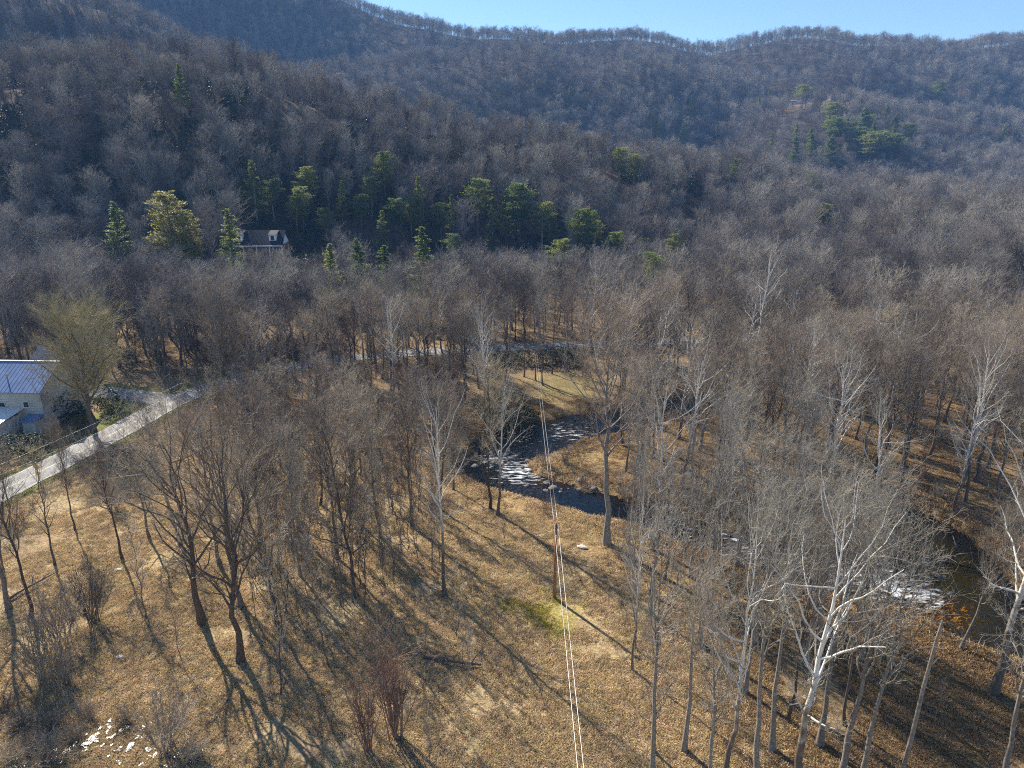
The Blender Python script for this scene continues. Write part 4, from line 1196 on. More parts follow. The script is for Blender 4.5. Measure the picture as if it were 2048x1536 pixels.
def build_forest():
    P = []
    a = scatter(172, 420, 6.4, lambda y: 45 + y * .82)
    b = scatter(420, 760, 6.7, lambda y: 45 + y * .80)
    c = scatter(760, 1290, 7.2, lambda y: 45 + y * .79)
    cx = np.arange(-300, 1200, 5.0) + RNG.uniform(-2.4, 2.4, 300)
    d = np.c_[cx, np.interp(cx, far_ridge.x, far_ridge.y) + RNG.uniform(-8, 8, len(cx))]     # crest of the far ridge
    pts = np.vstack([a, b, c, d])
    z = height(pts[:, 0], pts[:, 1])
    keep = np.ones(len(pts), bool)
    for cx, cy, r in CONIFERS:
        keep &= np.hypot(pts[:, 0] - cx, pts[:, 1] - cy) > r * .8
        keep &= ~((np.abs(pts[:, 0] - cx * pts[:, 1] / cy) < r * .75) & (pts[:, 1] < cy) & (pts[:, 1] > cy - (34 if cy < 330 else 12)))
    keep &= np.hypot(pts[:, 0] - HOUSE_B[0], pts[:, 1] - HOUSE_B[1]) > 11
    keep &= ~((pts[:, 1] < HOUSE_B[1]) & (pts[:, 1] > HOUSE_B[1] - 30) & (np.abs(pts[:, 0] - HOUSE_B[0] - 9) < 7))
    hx = at_y(1655, 195, 752)[0]
    keep &= ~((np.abs(pts[:, 0] - hx) < 42) & (np.abs(pts[:, 1] - 748) < 15))
    hx = at_y(1850, 216, 748)[0]
    keep &= ~((np.abs(pts[:, 0] - hx) < 50) & (np.abs(pts[:, 1] - 742) < 5))
    keep &= dist_line(pts[:, 0], pts[:, 1], ROAD)[0] > 5
    keep &= pts[:, 1] < np.interp(pts[:, 0], far_ridge.x, far_ridge.y) + 12
    pts, z = pts[keep], z[keep]
    gap = fbm(pts[:, 0] / 13 + 31, pts[:, 1] / 13, 2) > .30
    pts, z = pts[gap], z[gap]
    H = RNG.uniform(9, 17.5, len(pts)) * (.75 + .5 * fbm(pts[:, 0] / 28, pts[:, 1] / 28, 2))
    if REST:
        r = np.array(REST)
        ok = np.ones(len(r), bool)
        for cx, cy, rr in CONIFERS:
            ok &= ~((np.abs(r[:, 0] - cx * r[:, 1] / cy) < rr * .8) & (r[:, 1] < cy) & (r[:, 1] > max(cy - 34, 153)))
        r = r[ok]
        pts, z, H = np.vstack([pts, r[:, :2]]), np.r_[z, height(r[:, 0], r[:, 1])], np.r_[H, r[:, 2]]
    mid = pts[:, 1] < 400
    vi = np.where(mid, RNG.integers(0, N_MID, len(pts)), RNG.integers(N_MID, N_FAR, len(pts)))
    crest = pts[:, 1] > np.interp(pts[:, 0], far_ridge.x, far_ridge.y) - 9
    vi[crest] = RNG.integers(N_FAR, N_CREST, crest.sum())
    H[crest] = RNG.uniform(9, 21, crest.sum())
    s = H / 18
    wd = s * RNG.uniform(.8, 1.45, len(pts))
    scl = np.c_[wd, wd, s]
    rot = np.c_[RNG.normal(0, .04, len(pts)), RNG.normal(0, .04, len(pts)), RNG.uniform(0, 6.28, len(pts))]
    o = point_object('forest', np.c_[pts, z - .2], vi, rot, scl)
    gn_instances('forest_instances', STASH, o)
    tag(o, 'leafless grey forest covering the hills and ridges beyond the valley', 'forest', kind='stuff')
    # evergreen undergrowth on the shaded foot of the hill
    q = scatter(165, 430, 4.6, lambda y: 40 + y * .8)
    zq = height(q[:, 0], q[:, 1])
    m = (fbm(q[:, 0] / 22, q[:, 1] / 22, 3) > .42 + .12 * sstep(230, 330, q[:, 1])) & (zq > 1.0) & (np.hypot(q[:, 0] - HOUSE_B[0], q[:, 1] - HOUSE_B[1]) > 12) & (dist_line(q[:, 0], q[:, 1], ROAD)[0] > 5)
    m &= ~((q[:, 1] < HOUSE_B[1]) & (q[:, 1] > HOUSE_B[1] - 30) & (np.abs(q[:, 0] - HOUSE_B[0] - 9) < 7))
    q, zq = q[m], zq[m]
    sq = RNG.uniform(.7, 1.4, len(q))
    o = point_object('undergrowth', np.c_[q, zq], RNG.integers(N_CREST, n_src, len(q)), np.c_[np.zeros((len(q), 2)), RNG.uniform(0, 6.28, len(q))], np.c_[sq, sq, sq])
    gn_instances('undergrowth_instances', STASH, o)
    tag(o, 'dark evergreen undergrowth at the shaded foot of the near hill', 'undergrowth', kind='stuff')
build_forest()
BRUSH = bpy.data.collections.new('brush_source')
for i in range(3):
    V, F = join(shrub_arrays(970 + i, 2.0, 16, (8, 48), dens=.85, r=.02))
    me = mesh_np(f'brush_{i}', V, F)
    me.materials.append(M['twig'] if i else M['twig_red'])
    BRUSH.objects.link(bpy.data.objects.new(f'brush_{i}', me))
def build_brush():
    q = scatter(46, 185, 2.3, lambda y: 30 + y * .8)
    z = height(q[:, 0], q[:, 1])
    u, v = proj(q[:, 0], q[:, 1], z)
    e = river_edge(q[:, 0], q[:, 1])
    dr = np.minimum(dist_line(q[:, 0], q[:, 1], ROAD)[0] - ROAD_W, dist_line(q[:, 0], q[:, 1], SIDE)[0] - SIDE_W)
    thick = (u > 440) & (u < 960) & (v > 770) & (v < 1020)
    wood = ((u > 1235) & (v < 1140)) | ((v < 800) & (u > 380))
    hedge = (u > 400) & (u < 1000) & (v > 695) & (v < 770 + np.clip(700 - u, 0, 300) * .16)
    bank = (e > 1) & (e < 5) & (u > 1080) & (v < 1120)
    bank |= (e > 1) & (e < 6.5) & (u > 1240) & (u < 1730) & (v < 1230)
    road = (u < 460) & (dr > .8) & (dr < 7) & (q[:, 0] > -62) & (v > 860)
    p = np.where(thick, .62, 0) + np.where(wood & ~thick, .22, 0) + np.where(hedge, .75, 0) + np.where(bank, .35 + .4 * (u > 1240), 0) + np.where(road, .45, 0)
    p = p * sstep(.36, .58, fbm(q[:, 0] / 7, q[:, 1] / 7, 3)) * 1.35
    strip = (u > 930) & (u < 1230) & (v < 1005) & (v > 700) & (q[:, 0] < 12)
    k = (RNG.random(len(q)) < p) & (e > 1) & (dr > .8) & (u > -50) & (u < 2100) & ~(strip & (u < 1075) & (v < 860)) & ~(strip & (u >= 1075) & (v < 840))
    k &= ~((q[:, 0] < -60) & (q[:, 1] > 84) & (q[:, 1] < 118))
    q, z = q[k], z[k]
    s = RNG.uniform(.5, 1.35, len(q)) * np.where(hedge[k], 1.7, 1)
    o = point_object('underbrush', np.c_[q, z], RNG.integers(0, 3, len(q)), np.c_[np.zeros((len(q), 2)), RNG.uniform(0, 6.28, len(q))], np.c_[s, s, s])
    gn_instances('brush_instances', BRUSH, o)
    tag(o, 'bare brown underbrush in the thicket and along the river banks', 'underbrush', kind='stuff')
build_brush()

# ------------------------------------------------------------------ dry grass and litter close by
def tint_mat(name, trans=.25):
    m, nt, b = new_mat(name)
    b.inputs['Roughness'].default_value = .8
    b.inputs['Specular IOR Level'].default_value = .15
    at = node(nt, 'ShaderNodeAttribute', attribute_name='tint', attribute_type='INSTANCER')
    nt.links.new(at.outputs['Color'], b.inputs['Base Color'])
    tr = node(nt, 'ShaderNodeBsdfTranslucent')
    nt.links.new(at.outputs['Color'], tr.inputs['Color'])
    mx = node(nt, 'ShaderNodeMixShader')
    mx.inputs['Fac'].default_value = trans
    nt.links.new(b.outputs[0], mx.inputs[1])
    nt.links.new(tr.outputs[0], mx.inputs[2])
    nt.links.new(mx.outputs[0], nt.nodes['Material Output'].inputs['Surface'])
    return m
M['grass'] = tint_mat('dry_grass_blades')
TUFTS = bpy.data.collections.new('grass_source')
for i in range(4):
    g = np.random.default_rng(1000 + i)
    n = 26
    az, r = g.random(n) * 6.28, g.random(n) ** .6 * .38
    b0 = np.c_[np.cos(az) * r, np.sin(az) * r, np.full(n, -.03)]
    d = nrm(np.c_[g.normal(0, .8, n), g.normal(0, .8, n), g.uniform(.35, 1.0, n)])
    L = g.uniform(.12, .34, n)[:, None]
    s = nrm(np.cross(d, g.normal(0, 1, (n, 3)))) * .022
    V = np.stack([b0 - s, b0 + s, b0 + d * L + s * .5, b0 + d * L - s * .5], 1).reshape(-1, 3)
    me = mesh_np(f'tuft_{i}', V, np.arange(4 * n).reshape(n, 4))
    me.materials.append(M['grass'])
    TUFTS.objects.link(bpy.data.objects.new(f'tuft_{i}', me))
def build_grass():
    n = 150000
    y = 30 + 85 * RNG.random(n) ** 1.15
    x = RNG.uniform(-1, 1, n) * (12 + y * .80)
    z = height(x, y)
    u, v = proj(x, y, z)
    e = river_edge(x, y)
    dr = np.minimum(dist_line(x, y, ROAD)[0] - ROAD_W, dist_line(x, y, SIDE)[0] - SIDE_W)
    k = (e > .8) & (dr > .3) & (u > -60) & (u < 2110) & (v < 1600) & ~((np.abs(x - HOUSE_A[0]) < 13) & (y > 90) & (y < 114))
    k &= (fbm(x / 4, y / 4, 3) > .28 + RNG.random(n) * .16)
    x, y, z, e, dr = x[k], y[k], z[k], e[k], dr[k]
    m = len(x)
    field = (1 - sstep(8, 22, x + (y - 60) * .12)) * (1 - sstep(86, 104, y))
    t = np.where(RNG.random(m)[:, None] < field[:, None], np.array((.66, .50, .275)), np.array((.38, .26, .13)))
    px, py = G(1085, 1225)
    moss = (np.hypot((x - px) / 4.4, (y - py) / 3.6) + (fbm(x / 2.2, y / 2.2, 3) - .5) * 2.2 + RNG.normal(0, .15, m)) < .7
    t[moss & (RNG.random(m) < .75)] = (.46, .40, .075)
    t[(dr < 1.6) & (RNG.random(m) < .7)] = (.16, .18, .04)
    t = t * RNG.uniform(.6, 1.3, m)[:, None] * np.c_[np.ones(m), RNG.uniform(.9, 1.08, m), RNG.uniform(.8, 1.2, m)]
    s = RNG.uniform(.6, 1.25, m) * (1 + .7 * np.exp(-((e - 3) / 2) ** 2))
    o = point_object('dry_grass', np.c_[x, y, z], RNG.integers(0, 4, m), np.c_[np.zeros((m, 2)), RNG.uniform(0, 6.28, m)], np.c_[s, s, s * RNG.uniform(.6, 1.2, m)], t)
    gn_instances('grass_instances', TUFTS, o)
    tag(o, 'dry tan grass and leaf litter on the valley floor', 'grass', kind='stuff')
build_grass()

# ------------------------------------------------------------------ marsh water, rocks, logs
def marsh_mat():
    m, nt, b = new_mat('marsh_water')
    b.inputs['Base Color'].default_value = (.05, .045, .03, 1)
    b.inputs['Roughness'].default_value = .30
    b.inputs['Specular IOR Level'].default_value = .45
    tc = node(nt, 'ShaderNodeTexCoord')
    n = node(nt, 'ShaderNodeTexNoise')
    n.inputs['Scale'].default_value, n.inputs['Detail'].default_value = 3.5, 4
    nt.links.new(tc.outputs['Object'], n.inputs['Vector'])
    bp = node(nt, 'ShaderNodeBump')
    bp.inputs['Strength'].default_value, bp.inputs['Distance'].default_value = .45, .1
    nt.links.new(n.outputs['Fac'], bp.inputs['Height'])
    nt.links.new(bp.outputs['Normal'], b.inputs['Normal'])
    return m
M['marsh'] = marsh_mat()
MARSH = smooth_line([G(x, y) for x, y in [(-40, 1560), (60, 1532), (120, 1512), (180, 1488), (235, 1476), (262, 1482), (285, 1500), (330, 1512), (365, 1540)]], .3)
def marsh_mask(X, Y):
    d, _ = dist_line(X, Y, MARSH)
    return d * .5 + (fbm(X / .34, Y / .34, 3) - .5) * 4.2 < -.15
mw = sheet('marsh_water', marsh_mask, -36, -13, 31, 46, .06, lambda x, y: height(x, y) + .09, M['marsh'])
tag(mw, kind='structure')

M['rock'] = simple_mat('river_stone', (.16, .145, .125), .85, 0, .45, 3, .5)
M['rock_pale'] = simple_mat('pale_stone', (.55, .52, .46), .85, 0, .25, 3, .4)
M['deadwood'] = simple_mat('dead_wood', (.13, .10, .075), .9, 0, .4, 5, .5)
M['greywood'] = simple_mat('weathered_grey_wood', (.26, .22, .18), .9, 0, .35, 5, .4)
def rock_mesh(seed):
    import bmesh
    bm = bmesh.new()
    bmesh.ops.create_icosphere(bm, subdivisions=2, radius=1)
    g = np.random.default_rng(seed)
    off = g.random(3) * 9
    for v in bm.verts:
        c = np.array(v.co)
        k = 1 + .5 * (float(fbm(np.array([c[0] * 1.2 + off[0]]), np.array([c[1] * 1.2 + c[2] + off[1]]), 3)[0]) - .5) * 2
        v.co = (c[0] * k * 1.2, c[1] * k, c[2] * k * .62)
    me = bpy.data.meshes.new('rock')
    bm.to_mesh(me)
    bm.free()
    me.materials.append(M['rock'])
    return me
ROCKS = [rock_mesh(i) for i in range(5)]
ri = 0
for px, py, r, spread, n, lab, grp in [(1815, 1150, .27, (3.4, 2.2), 26, 'grey river stone on the gravel bar beside the brown pool', 'stones of the gravel bar'),
                                       (1000, 930, .38, (4, 2.5), 14, 'dark stone in the riffle at the river bend', 'stones in the bend riffle'),
                                       (1130, 975, .35, (5, 1.2), 10, 'stone along the far bank below the river bend', 'stones along the far bank')]:
    cx, cy = G(px, py, WATER_Z)
    for i in range(n):
        x, y = cx + RNG.normal(0, spread[0] * .6), cy + RNG.normal(0, spread[1] * .6)
        o = bpy.data.objects.new('rock', ROCKS[ri % 5])
        ri += 1
        COL.objects.link(o)
        s = r * RNG.uniform(.5, 1.6)
        o.location = (x, y, max(hz(x, y), WATER_Z - .12) + s * .1)
        o.scale = (s, s, s)
        o.rotation_euler = (RNG.normal(0, .2), RNG.normal(0, .2), RNG.uniform(0, 6.28))
        tag(o, lab, 'rock', grp)
pale = rock_mesh(44)
pale.materials.clear()
pale.materials.append(M['rock_pale'])
x, y = G(1164, 1096)
o = link('rock', pale, None, None, (x, y, hz(x, y) + .12))
o.scale = (.5, .28, .25)
o.rotation_euler.z = -.4
tag(o, 'white stone lying in the grass between pole and river', 'rock')
for px, py, sz, lab in [(240, 1317, .3, 'pale stone put in for a pale puddle patch left of the forked field trees'), (236, 1140, .32, 'flat pale stone put in for a pale puddle patch behind the leaning young tree')]:  # stones added in place of pale ice and puddle patches
    x, y = G(px, py)
    o = link('rock', pale, None, None, (x, y, hz(x, y) + .08))
    o.scale = (sz, sz * .6, sz * .5)
    tag(o, lab, 'rock')

def log(name, p0, p1, r, label, mat, branches=3, lift=.15):
    a, b = np.array(G(*p0)), np.array(G(*p1))
    e = empty(name, (a[0], a[1], hz(*a)))
    d = b - a
    L = np.linalg.norm(d)
    n = np.array((-d[1], d[0])) / L
    pts = []
    for t in np.linspace(0, 1, 7):
        w = a + d * t + n * math.sin(t * 5 + r * 9) * .04 * L
        pts.append((w[0] - a[0], w[1] - a[1], hz(*w) - hz(*a) + lift + .25 * math.sin(t * 3.1)))
    MB().tube(pts, [r * (1 - .55 * t) for t in np.linspace(0, 1, 7)], 8).build('stem', mat, e, smooth=True)
    for k in range(branches):
        i = 2 + k % 4
        p = np.array(pts[i])
        q = p + np.array((*(n * (1 if k % 2 else -1) * L * .16 + d / L * L * .15), .35 + .2 * k))
        MB().tube([p, (p + q) / 2 + np.array((0, 0, .1)), q], [r * .4, r * .28, r * .1], 6).build('branch', mat, e, smooth=True)
    return tag(e, label, 'fallen log')
log('fallen_log', (848, 1318), (962, 1332), .19, 'dark fallen log lying in the grass beside thin saplings', M['deadwood'], 4)
log('fallen_branch', (18, 1208), (112, 1150), .13, 'dark crooked fallen branch beside the tree at the left edge', M['deadwood'], 3)
log('fallen_log', (690, 840), (760, 822), .2, 'fallen trunk in the woods left of the white-fanned sycamore', M['greywood'], 2)
log('fallen_log', (1830, 1120), (1930, 1075), .16, 'grey driftwood trunk lying across the bank of the brown pool', M['greywood'], 5)
log('fallen_log', (1885, 1105), (1990, 1120), .14, 'dark driftwood limb beside the grey trunk at the brown pool', M['deadwood'], 5)
# dead snag at the lower right
x, y, H = base_top(1800, 1560, 1240)
e = empty('dead_snag', (x, y, hz(x, y)), 0, 0, R_(2))
MB().tube([(0, 0, -.3), (.03, 0, H * .3), (-.04, .02, H * .6), (.02, .03, H * .9), (.04, 0, H)], [.17, .14, .12, .10, .05], 9).build('trunk', M['greywood'], e, smooth=True)
MB().tube([(0, 0, H * .72), (.35, .05, H * .76), (.5, .1, H * .8)], [.045, .03, .012], 6).build('branch_stub', M['greywood'], e, smooth=True)
tag(e, 'branchless grey dead trunk standing like a post near the bottom right', 'dead tree')

# ------------------------------------------------------------------ power line
M['pole'] = simple_mat('pole_wood', (.32, .15, .06), .85, 0, .35, 4, .3)
M['wire'] = simple_mat('aluminium_wire', (.40, .40, .40), .45, .8, .05, 3)
M['ceramic'] = simple_mat('grey_insulator', (.45, .45, .43), .35, 0, .1, 3)
def utility_pole(x, y, H, label, rz=0):
    e = empty('utility_pole', (x, y, hz(x, y)), rz)
    MB().tube([(0, 0, -.4), (0, 0, H * .5), (0, 0, H)], [.16, .14, .11], 10).build('pole', M['pole'], e, smooth=True)
    MB().box(-.30, .30, -.17, -.11, H - .5, H - .38).build('crossarm', M['pole'], e)
    for sx in (-.17, .17):
        MB().tube([(sx, -.14, H - .38), (sx, -.14, H - .3), (sx, -.14, H - .2), (sx, -.14, H - .14)], [.03, .055, .05, .025], 8).build('insulator', M['ceramic'], e, smooth=True)
    MB().tube([(0, -.2, H - 1.5), (0, -.2, H - 1.15)], .09, 8).build('fuse_box', M['ceramic'], e)
    return tag(e, label, 'utility pole')
p1 = np.array(G(1109, 1196))
H1 = at_y(1100, 1046, p1[1])[1] - hz(*p1)
p2 = np.array(G(1071, 762))
H2 = at_y(1067, 703, p2[1])[1] - hz(*p2)
d = p2 - p1
rz = math.atan2(-d[0], d[1])
p0 = np.array(G(1164, 1536, 8)) * np.array((1, 1))
dirn = (p0 - p1) / np.linalg.norm(p0 - p1)
p0 = p1 + dirn * 62
utility_pole(*p1, H1, 'brown wooden utility pole standing in the mossy patch', rz)
utility_pole(*p2, H2, 'far utility pole on the river bank under the wires', rz)
utility_pole(*p0, H1, 'utility pole below the viewpoint carrying the wires on', rz)
def wire(name, a, b, sag, label, r=.018, group=None, cat='wire'):
    a, b = np.array(a, float), np.array(b, float)
    pts = [a + (b - a) * t - np.array((0, 0, sag * 4 * t * (1 - t))) for t in np.linspace(0, 1, 25)]
    o = MB().tube([p - a for p in pts], r, 5).build(name, M['wire'], None, tuple(a), smooth=True)
    return tag(o, label, cat, group)
n = np.array((d[1], -d[0])) / np.linalg.norm(d)
def arm(p, H, s):
    q = p + n * s * .17
    return (q[0], q[1], hz(*p) + H - .12)
for s, side in ((-1, 'left'), (1, 'right')):
    wire('power_wire', arm(p1, H1, s), arm(p2, H2, s), .5, f'{side} wire of the far span between mossy pole and river bank pole')
    wire('power_wire', arm(p0, H1, s), arm(p1, H1, s), .55, f'{side} wire of the near span running to the bottom edge')
for (a, b, lab) in (((0, 929), (192, 845), 'upper wire crossing above the lane at the left edge'), ((0, 949), (200, 862), 'lower wire crossing above the lane at the left edge')):
    zz = 7.5
    A, B = np.array(G(*a, zz)), np.array(G(*b, zz))
    u = B - A
    A2, B2 = A - u * .8, A + u * 2.2
    wire('roadside_wire', (*A2, zz + .2), (*B2, zz + .3), .35, lab, .024)

# ------------------------------------------------------------------ houses
M['roof_metal'] = simple_mat('sky_tinted_metal_roof', (.16, .23, .39), .9, 0, .18, .5, 0, .08)  # grey metal; the blue of the reflected sky is put into its colour
M['roof_white'] = simple_mat('white_metal_roof', (.85, .85, .83), .35, .1, .04, .8)
M['siding'] = simple_mat('grey_green_siding', (.46, .47, .42), .7, 0, .1, .6)
M['porch_white'] = simple_mat('white_painted_boards', (.62, .63, .62), .6, 0, .06, 1.5)
M['window'] = simple_mat('window_glass', (.02, .025, .03), .06, 0, .2, 1, 0, .6)
M['roof_dark'] = simple_mat('dark_shingles', (.022, .024, .032), .85, 0, .3, 3, .3)
M['roof_red'] = simple_mat('dark_red_roof', (.10, .035, .03), .7, 0, .2, 1)
M['white'] = simple_mat('white_paint', (.75, .76, .77), .55, 0, .05, 1.5)
M['brick'] = simple_mat('red_brown_wall', (.20, .10, .07), .85, 0, .25, 2)
M['curtain'] = simple_mat('tan_blind', (.35, .28, .18), .8, 0, .15, 2)
def window(parent, x0, x1, z0, z1, y, out=-1, pane=None):
    w = MB().box(x0, x1, min(y, y + .04 * out), max(y, y + .04 * out), z0, z1).build('window', pane or M['window'], parent)
    f = MB()
    t, yo = .07, y + out * .075
    a, b = min(y, yo), max(y, yo)
    f.box(x0 - t, x0, a, b, z0 - t, z1 + t).box(x1, x1 + t, a, b, z0 - t, z1 + t).box(x0, x1, a, b, z1, z1 + t).box(x0, x1, a, b, z0 - t, z0)
    f.build('frame', M['white'], w)
    return w
def seams(parent, name, a0, a1, b0, b1, mat, n):
    """raised seams running down a roof plane from ridge line a0-a1 to eave line b0-b1"""
    for i in range(n):
        t = (i + .5) / n
        p, q = np.array(a0) * (1 - t) + np.array(a1) * t, np.array(b0) * (1 - t) + np.array(b1) * t
        MB().tube([p + np.array((0, 0, .01)), q + np.array((0, 0, .01))], .018, 4).build(name, mat, parent)
def house_a():
    corner = np.array(G(80, 783, 6.3))                # right front eave corner
    W, D, zr, ze = 19.0, 11.0, 9.3, 6.2
    e = empty('metal_roofed_house', (corner[0], corner[1], hz(corner[0] - 5, corner[1] + 3)), R_(-2.5))
    z0 = -.3
    yr = D / 2
    w = MB().box(-W + .4, -.35, .35, D - .35, z0, ze - .1).build('wall', M['siding'], e)
    for x in (-W + .4, -.35):
        MB().prism([(.4, ze - .12), (D - .4, ze - .12), (yr, zr - .25)], 'x', x - (.05 if x > -5 else -.05), x + (.002 if x > -5 else -.002)).build('gable', M['siding'], e)
    for i in range(22):
        MB().box(-W + .42, -.37, .31, .352, .2 + i * .27, .2 + i * .27 + .2).build('siding_board', M['siding'], w)
    rf = MB().slab((-W, -.25, ze - .15), (0, -.25, ze - .15), (0, yr, zr), (-W, yr, zr), .14).build('roof', M['roof_metal'], e)
    rb = MB().slab((-W, yr, zr), (0, yr, zr), (0, D + .25, ze - .15), (-W, D + .25, ze - .15), .14).build('roof', M['roof_metal'], e)
    seams(rf, 'seam', (-W, yr, zr), (0, yr, zr), (-W, -.25, ze - .15), (0, -.25, ze - .15), M['roof_metal'], 30)
    MB().box(-W, .03, yr - .14, yr + .14, zr - .01, zr + .07).build('ridge_cap', M['roof_white'], rf)
    MB().tube([(-6.2, 2.0, 7.3), (-6.2, 2.0, 8.3)], .09, 8).build('vent_pipe', M['curtain'], rf)
    # pyramid turret behind the ridge
    t = MB().box(-5.6, -2.9, yr + .9, yr + 3.6, ze, zr - .4).build('turret', M['siding'], e)
    MB().add([(-5.8, yr + .7, zr - .4), (-2.7, yr + .7, zr - .4), (-2.7, yr + 3.8, zr - .4), (-5.8, yr + 3.8, zr - .4), (-4.25, yr + 2.25, zr + 2.1)], [(3, 2, 1, 0), (0, 1, 4), (1, 2, 4), (2, 3, 4), (3, 0, 4)]).build('spire', M['roof_metal'], t)
    window(e, -3.2, -2.4, 3.6, 4.5, .30)
    window(e, -6.9, -6.1, 3.6, 4.3, .30)
    window(e, -10.5, -9.7, 3.6, 4.5, .30)
    # porch wing with white roof
    px1 = -3.6
    MB().box(-W + 1, px1 - .5, -5.6, .30, z0, 2.5).build('porch_wall', M['porch_white'], e)
    pr = MB().slab((-W + .6, -6.0, 2.62), (px1, -6.0, 2.62), (px1 + .3, .28, 3.5), (-W + .6, .28, 3.5), .1).build('porch_roof', M['roof_white'], e)
    seams(pr, 'seam', (-W + .6, .28, 3.5), (px1 + .3, .28, 3.5), (-W + .6, -6.0, 2.62), (px1, -6.0, 2.62), M['roof_white'], 22)
    for k in range(6):
        x1 = px1 - .75 - k * 2.3
        window(e, x1 - 1.95, x1, .95, 2.15, -5.63, -1, M['curtain'] if k % 3 == 1 else None)
    # small lean-to at the corner
    MB().box(-2.6, -.6, -1.6, .28, z0, 1.9).build('lean_to', M['siding'], e)
    MB().slab((-2.8, -1.9, 2.0), (-.4, -1.9, 2.0), (-.4, .28, 2.5), (-2.8, .28, 2.5), .08).build('lean_to_roof', M['roof_metal'], e)
    tag(e, 'grey house with metal roof in painted sky-reflection blue and white porch roof at the left edge', 'house')
house_a()
def house_b():
    x, y = HOUSE_B
    W, D, ze, zr = 15.0, 9.0, 4.6, 8.3
    e = empty('hill_house', (x + 6.9, y, 11.0), R_(3))
    MB().box(-W + .5, -.5, 2.2, D, -.4, ze).build('wall', M['brick'], e)
    for xx in (-W + .5, -.55):
        MB().prism([(2.2, ze), (D, ze), (D / 2, zr - .4)], 'x', xx, xx + .05).build('gable', M['white'], e)
    rf = MB().slab((-W, -.3, ze - .1), (0, -.3, ze - .1), (0, D / 2, zr), (-W, D / 2, zr), .16).build('roof', M['roof_dark'], e)
    MB().slab((-W, D / 2, zr), (0, D / 2, zr), (0, D + .5, ze - .1), (-W, D + .5, ze - .1), .16).build('roof', M['roof_dark'], e)
    MB().box(-W, 0, -.42, -.3, ze - .35, ze - .08).build('fascia', M['white'], rf)
    for cx in (-3.0, -12.3):
        dm = MB().box(cx - 1.0, cx + 1.0, 1.2, 4.2, ze + .9, ze + 2.7).build('dormer', M['white'], e)
        MB().slab((cx - 1.2, .95, ze + 2.75), (cx + 1.2, .95, ze + 2.75), (cx + 1.2, 4.4, ze + 3.65), (cx - 1.2, 4.4, ze + 3.65), .1).build('dormer_roof', M['roof_dark'], dm)
        MB().box(cx - .45, cx + .45, 1.14, 1.2, ze + 1.2, ze + 2.4).build('pane', M['window'], dm)
    for px in (-14.6, -11, -7.4, -3.8, -.35):
        MB().box(px - .11, px + .11, -.15, .07, -.4, ze - .12).build('porch_post', M['white'], e)
    MB().box(-W + .3, -.2, -.2, 2.2, -.4, .15).build('porch_floor', M['greywood'], e)
    MB().box(-W + .3, -.2, -.16, -.10, .95, 1.05).build('railing', M['white'], e)
    for wx in (-13.2, -9.6, -6.0, -2.6):
        window(e, wx - .6, wx + .6, 1.3, 3.0, 2.2)
    tag(e, 'dark-roofed brick house with two white dormers and porch on the hillside', 'house')
    # drive and low wall to the right of it
    s = MB()
    for i in range(14):
        a = x + 9 + i * .9
        s.box(a, a + .82, y + 1.2 + .1 * (i % 2), y + 1.9, hz(a, y + 1.5) - .3, hz(a, y + 1.5) + .55)
    tag(s.build('stone_wall', M['rock_pale'], None), 'low pale stone wall beside the hill house drive', 'wall')
house_b()
def small_house(name, px, py, Y, W, D, ze, zr, wall, roof, label, rz):
    x, z = at_y(px, py, Y)
    e = empty(name, (x, Y, hz(x, Y) - .2), rz)
    MB().box(-W / 2, W / 2, -D / 2, D / 2, -1.5, ze).build('wall', wall, e)
    MB().prism([(-W / 2, ze + .003), (W / 2, ze + .003), (0, zr - .3)], 'y', -D / 2 + .02, D / 2 - .02).build('gable', wall, e)
    for s in (-1, 1):
        q = [(s * (W / 2 + .7), -D / 2 - .9, ze - .5), (s * (W / 2 + .7), D / 2 + .6, ze - .5), (0, D / 2 + .6, zr), (0, -D / 2 - .9, zr)]
        MB().slab(*(q if s > 0 else q[::-1]), .25).build('roof', roof, e)
    for wx in (-W * .27, W * .27):
        window(e, wx - .7, wx + .7, 1.0, 2.6, -D / 2)
    MB().box(-.5, .5, -D / 2 - .06, -D / 2, 0, 2.1).build('door', M['roof_dark'], e)
    return tag(e, label, 'house')
small_house('gabled_house', 1668, 190, 757, 8.0, 10, 3.4, 8.2, M['white'], M['roof_red'], 'white gabled house with dark red roof high on the far spur', R_(-8))
small_house('hidden_house', 1594, 190, 764, 9.0, 9, 4.2, 7.2, M['white'], M['roof_dark'], 'pale house half hidden by trees left of the gabled one', R_(35))

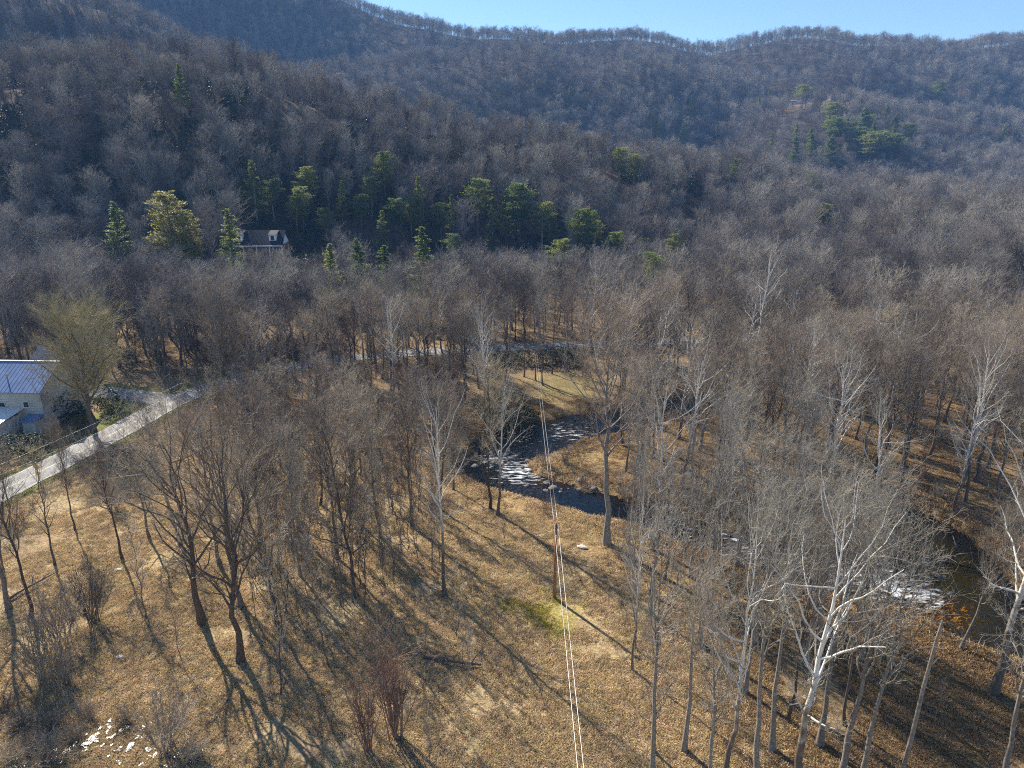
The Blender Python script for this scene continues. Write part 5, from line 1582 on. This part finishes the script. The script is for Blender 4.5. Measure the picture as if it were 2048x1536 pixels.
# ------------------------------------------------------------------ car beside the house
M['car'] = simple_mat('white_car_paint', (.78, .79, .80), .2, 0, .03, 1, 0, .5)
M['tyre'] = simple_mat('tyre_rubber', (.02, .02, .02), .8, 0, .2, 5)
M['rim'] = simple_mat('wheel_rim', (.5, .5, .52), .3, .8, .05, 2)
M['lamp'] = simple_mat('lamp_glass', (.7, .7, .68), .08, 0, .05, 1)
def car():
    x, y = G(103, 782)
    e = empty('parked_car', (x, y, hz(x, y)), R_(8))
    prof = [(-2.2, .35), (2.2, .35), (2.25, .75), (2.15, .95), (1.0, 1.02), (.4, 1.05), (-2.15, 1.05), (-2.25, .8)]
    MB().prism(prof, 'y', -.88, .88).build('body', M['car'], e).rotation_euler.z = -math.pi / 2
    cab = MB().add([(-2.1, -.82, 1.05), (1.0, -.82, 1.05), (1.0, .82, 1.05), (-2.1, .82, 1.05), (-1.7, -.68, 1.62), (.2, -.68, 1.62), (.2, .68, 1.62), (-1.7, .68, 1.62)],
                   [(0, 3, 2, 1), (4, 5, 6, 7), (0, 1, 5, 4), (1, 2, 6, 5), (2, 3, 7, 6), (3, 0, 4, 7)]).build('cabin', M['car'], e)
    cab.rotation_euler.z = -math.pi / 2
    MB().add([(.98, -.72, 1.09), (.98, .72, 1.09), (.28, .62, 1.58), (.28, -.62, 1.58)], [(0, 1, 2, 3)]).build('windscreen', M['window'], cab, (.02, 0, .02))
    for s in (-1, 1):
        MB().add([(-1.9, s * .83, 1.1), (.8, s * .83, 1.1), (.15, s * .71, 1.56), (-1.6, s * .71, 1.56)], [(0, 1, 2, 3) if s < 0 else (3, 2, 1, 0)]).build('side_window', M['window'], cab, (0, s * .01, .01))
        for w in (-1.35, 1.35):
            t = MB().tube([(s * .66, w, .33), (s * .9, w, .33)], .33, 14).build('wheel', M['tyre'], e)
            MB().tube([(s * .9, w, .33), (s * .915, w, .33)], .2, 10).build('rim', M['rim'], t)
        MB().box(s * .62 - .16, s * .62 + .16, -2.28, -2.2, .68, .84).build('headlight', M['lamp'], e)
    MB().box(-.8, .8, -2.29, -2.2, .4, .55).build('bumper', M['tyre'], e)
    tag(e, 'white car parked beside the metal-roofed house, glinting in the sun', 'car')
car()

# ------------------------------------------------------------------ road sign
M['sign_yellow'] = simple_mat('yellow_sign_face', (.62, .36, .02), .5, 0, .05, 2)
M['post'] = simple_mat('galvanised_post', (.30, .30, .29), .5, .6, .1, 4)
x, y = G(81, 967)
e = empty('road_sign', (x, y, hz(x, y)), R_(-12))
MB().box(-.04, .04, -.03, .03, -.3, 2.9).build('post', M['post'], e)
r = .55
MB().prism([(0, 2.35 - r), (r, 2.35), (0, 2.35 + r), (-r, 2.35)], 'y', -.055, -.032).build('sign_face', M['sign_yellow'], e)
MB().box(-.33, .33, -.052, -.032, 1.25, 1.7).build('lower_plate', M['sign_yellow'], e)
tag(e, 'yellow diamond warning sign on a post beside the lane', 'road sign')

# ------------------------------------------------------------------ air
def haze():
    m = bpy.data.materials.new('haze')
    m.use_nodes = True
    nt = m.node_tree
    nt.nodes.remove(nt.nodes['Principled BSDF'])
    v = node(nt, 'ShaderNodeVolumePrincipled')
    v.inputs['Color'].default_value = (.24, .50, 1.0, 1)
    v.inputs['Density'].default_value = .00018
    v.inputs['Anisotropy'].default_value = 0
    nt.links.new(v.outputs[0], nt.nodes['Material Output'].inputs['Volume'])
    o = MB().box(-1500, 1500, -110, 1640, -4, 330).build('haze', m)
    tag(o, 'thin blue winter haze filling the valley', 'haze', kind='stuff')
haze()
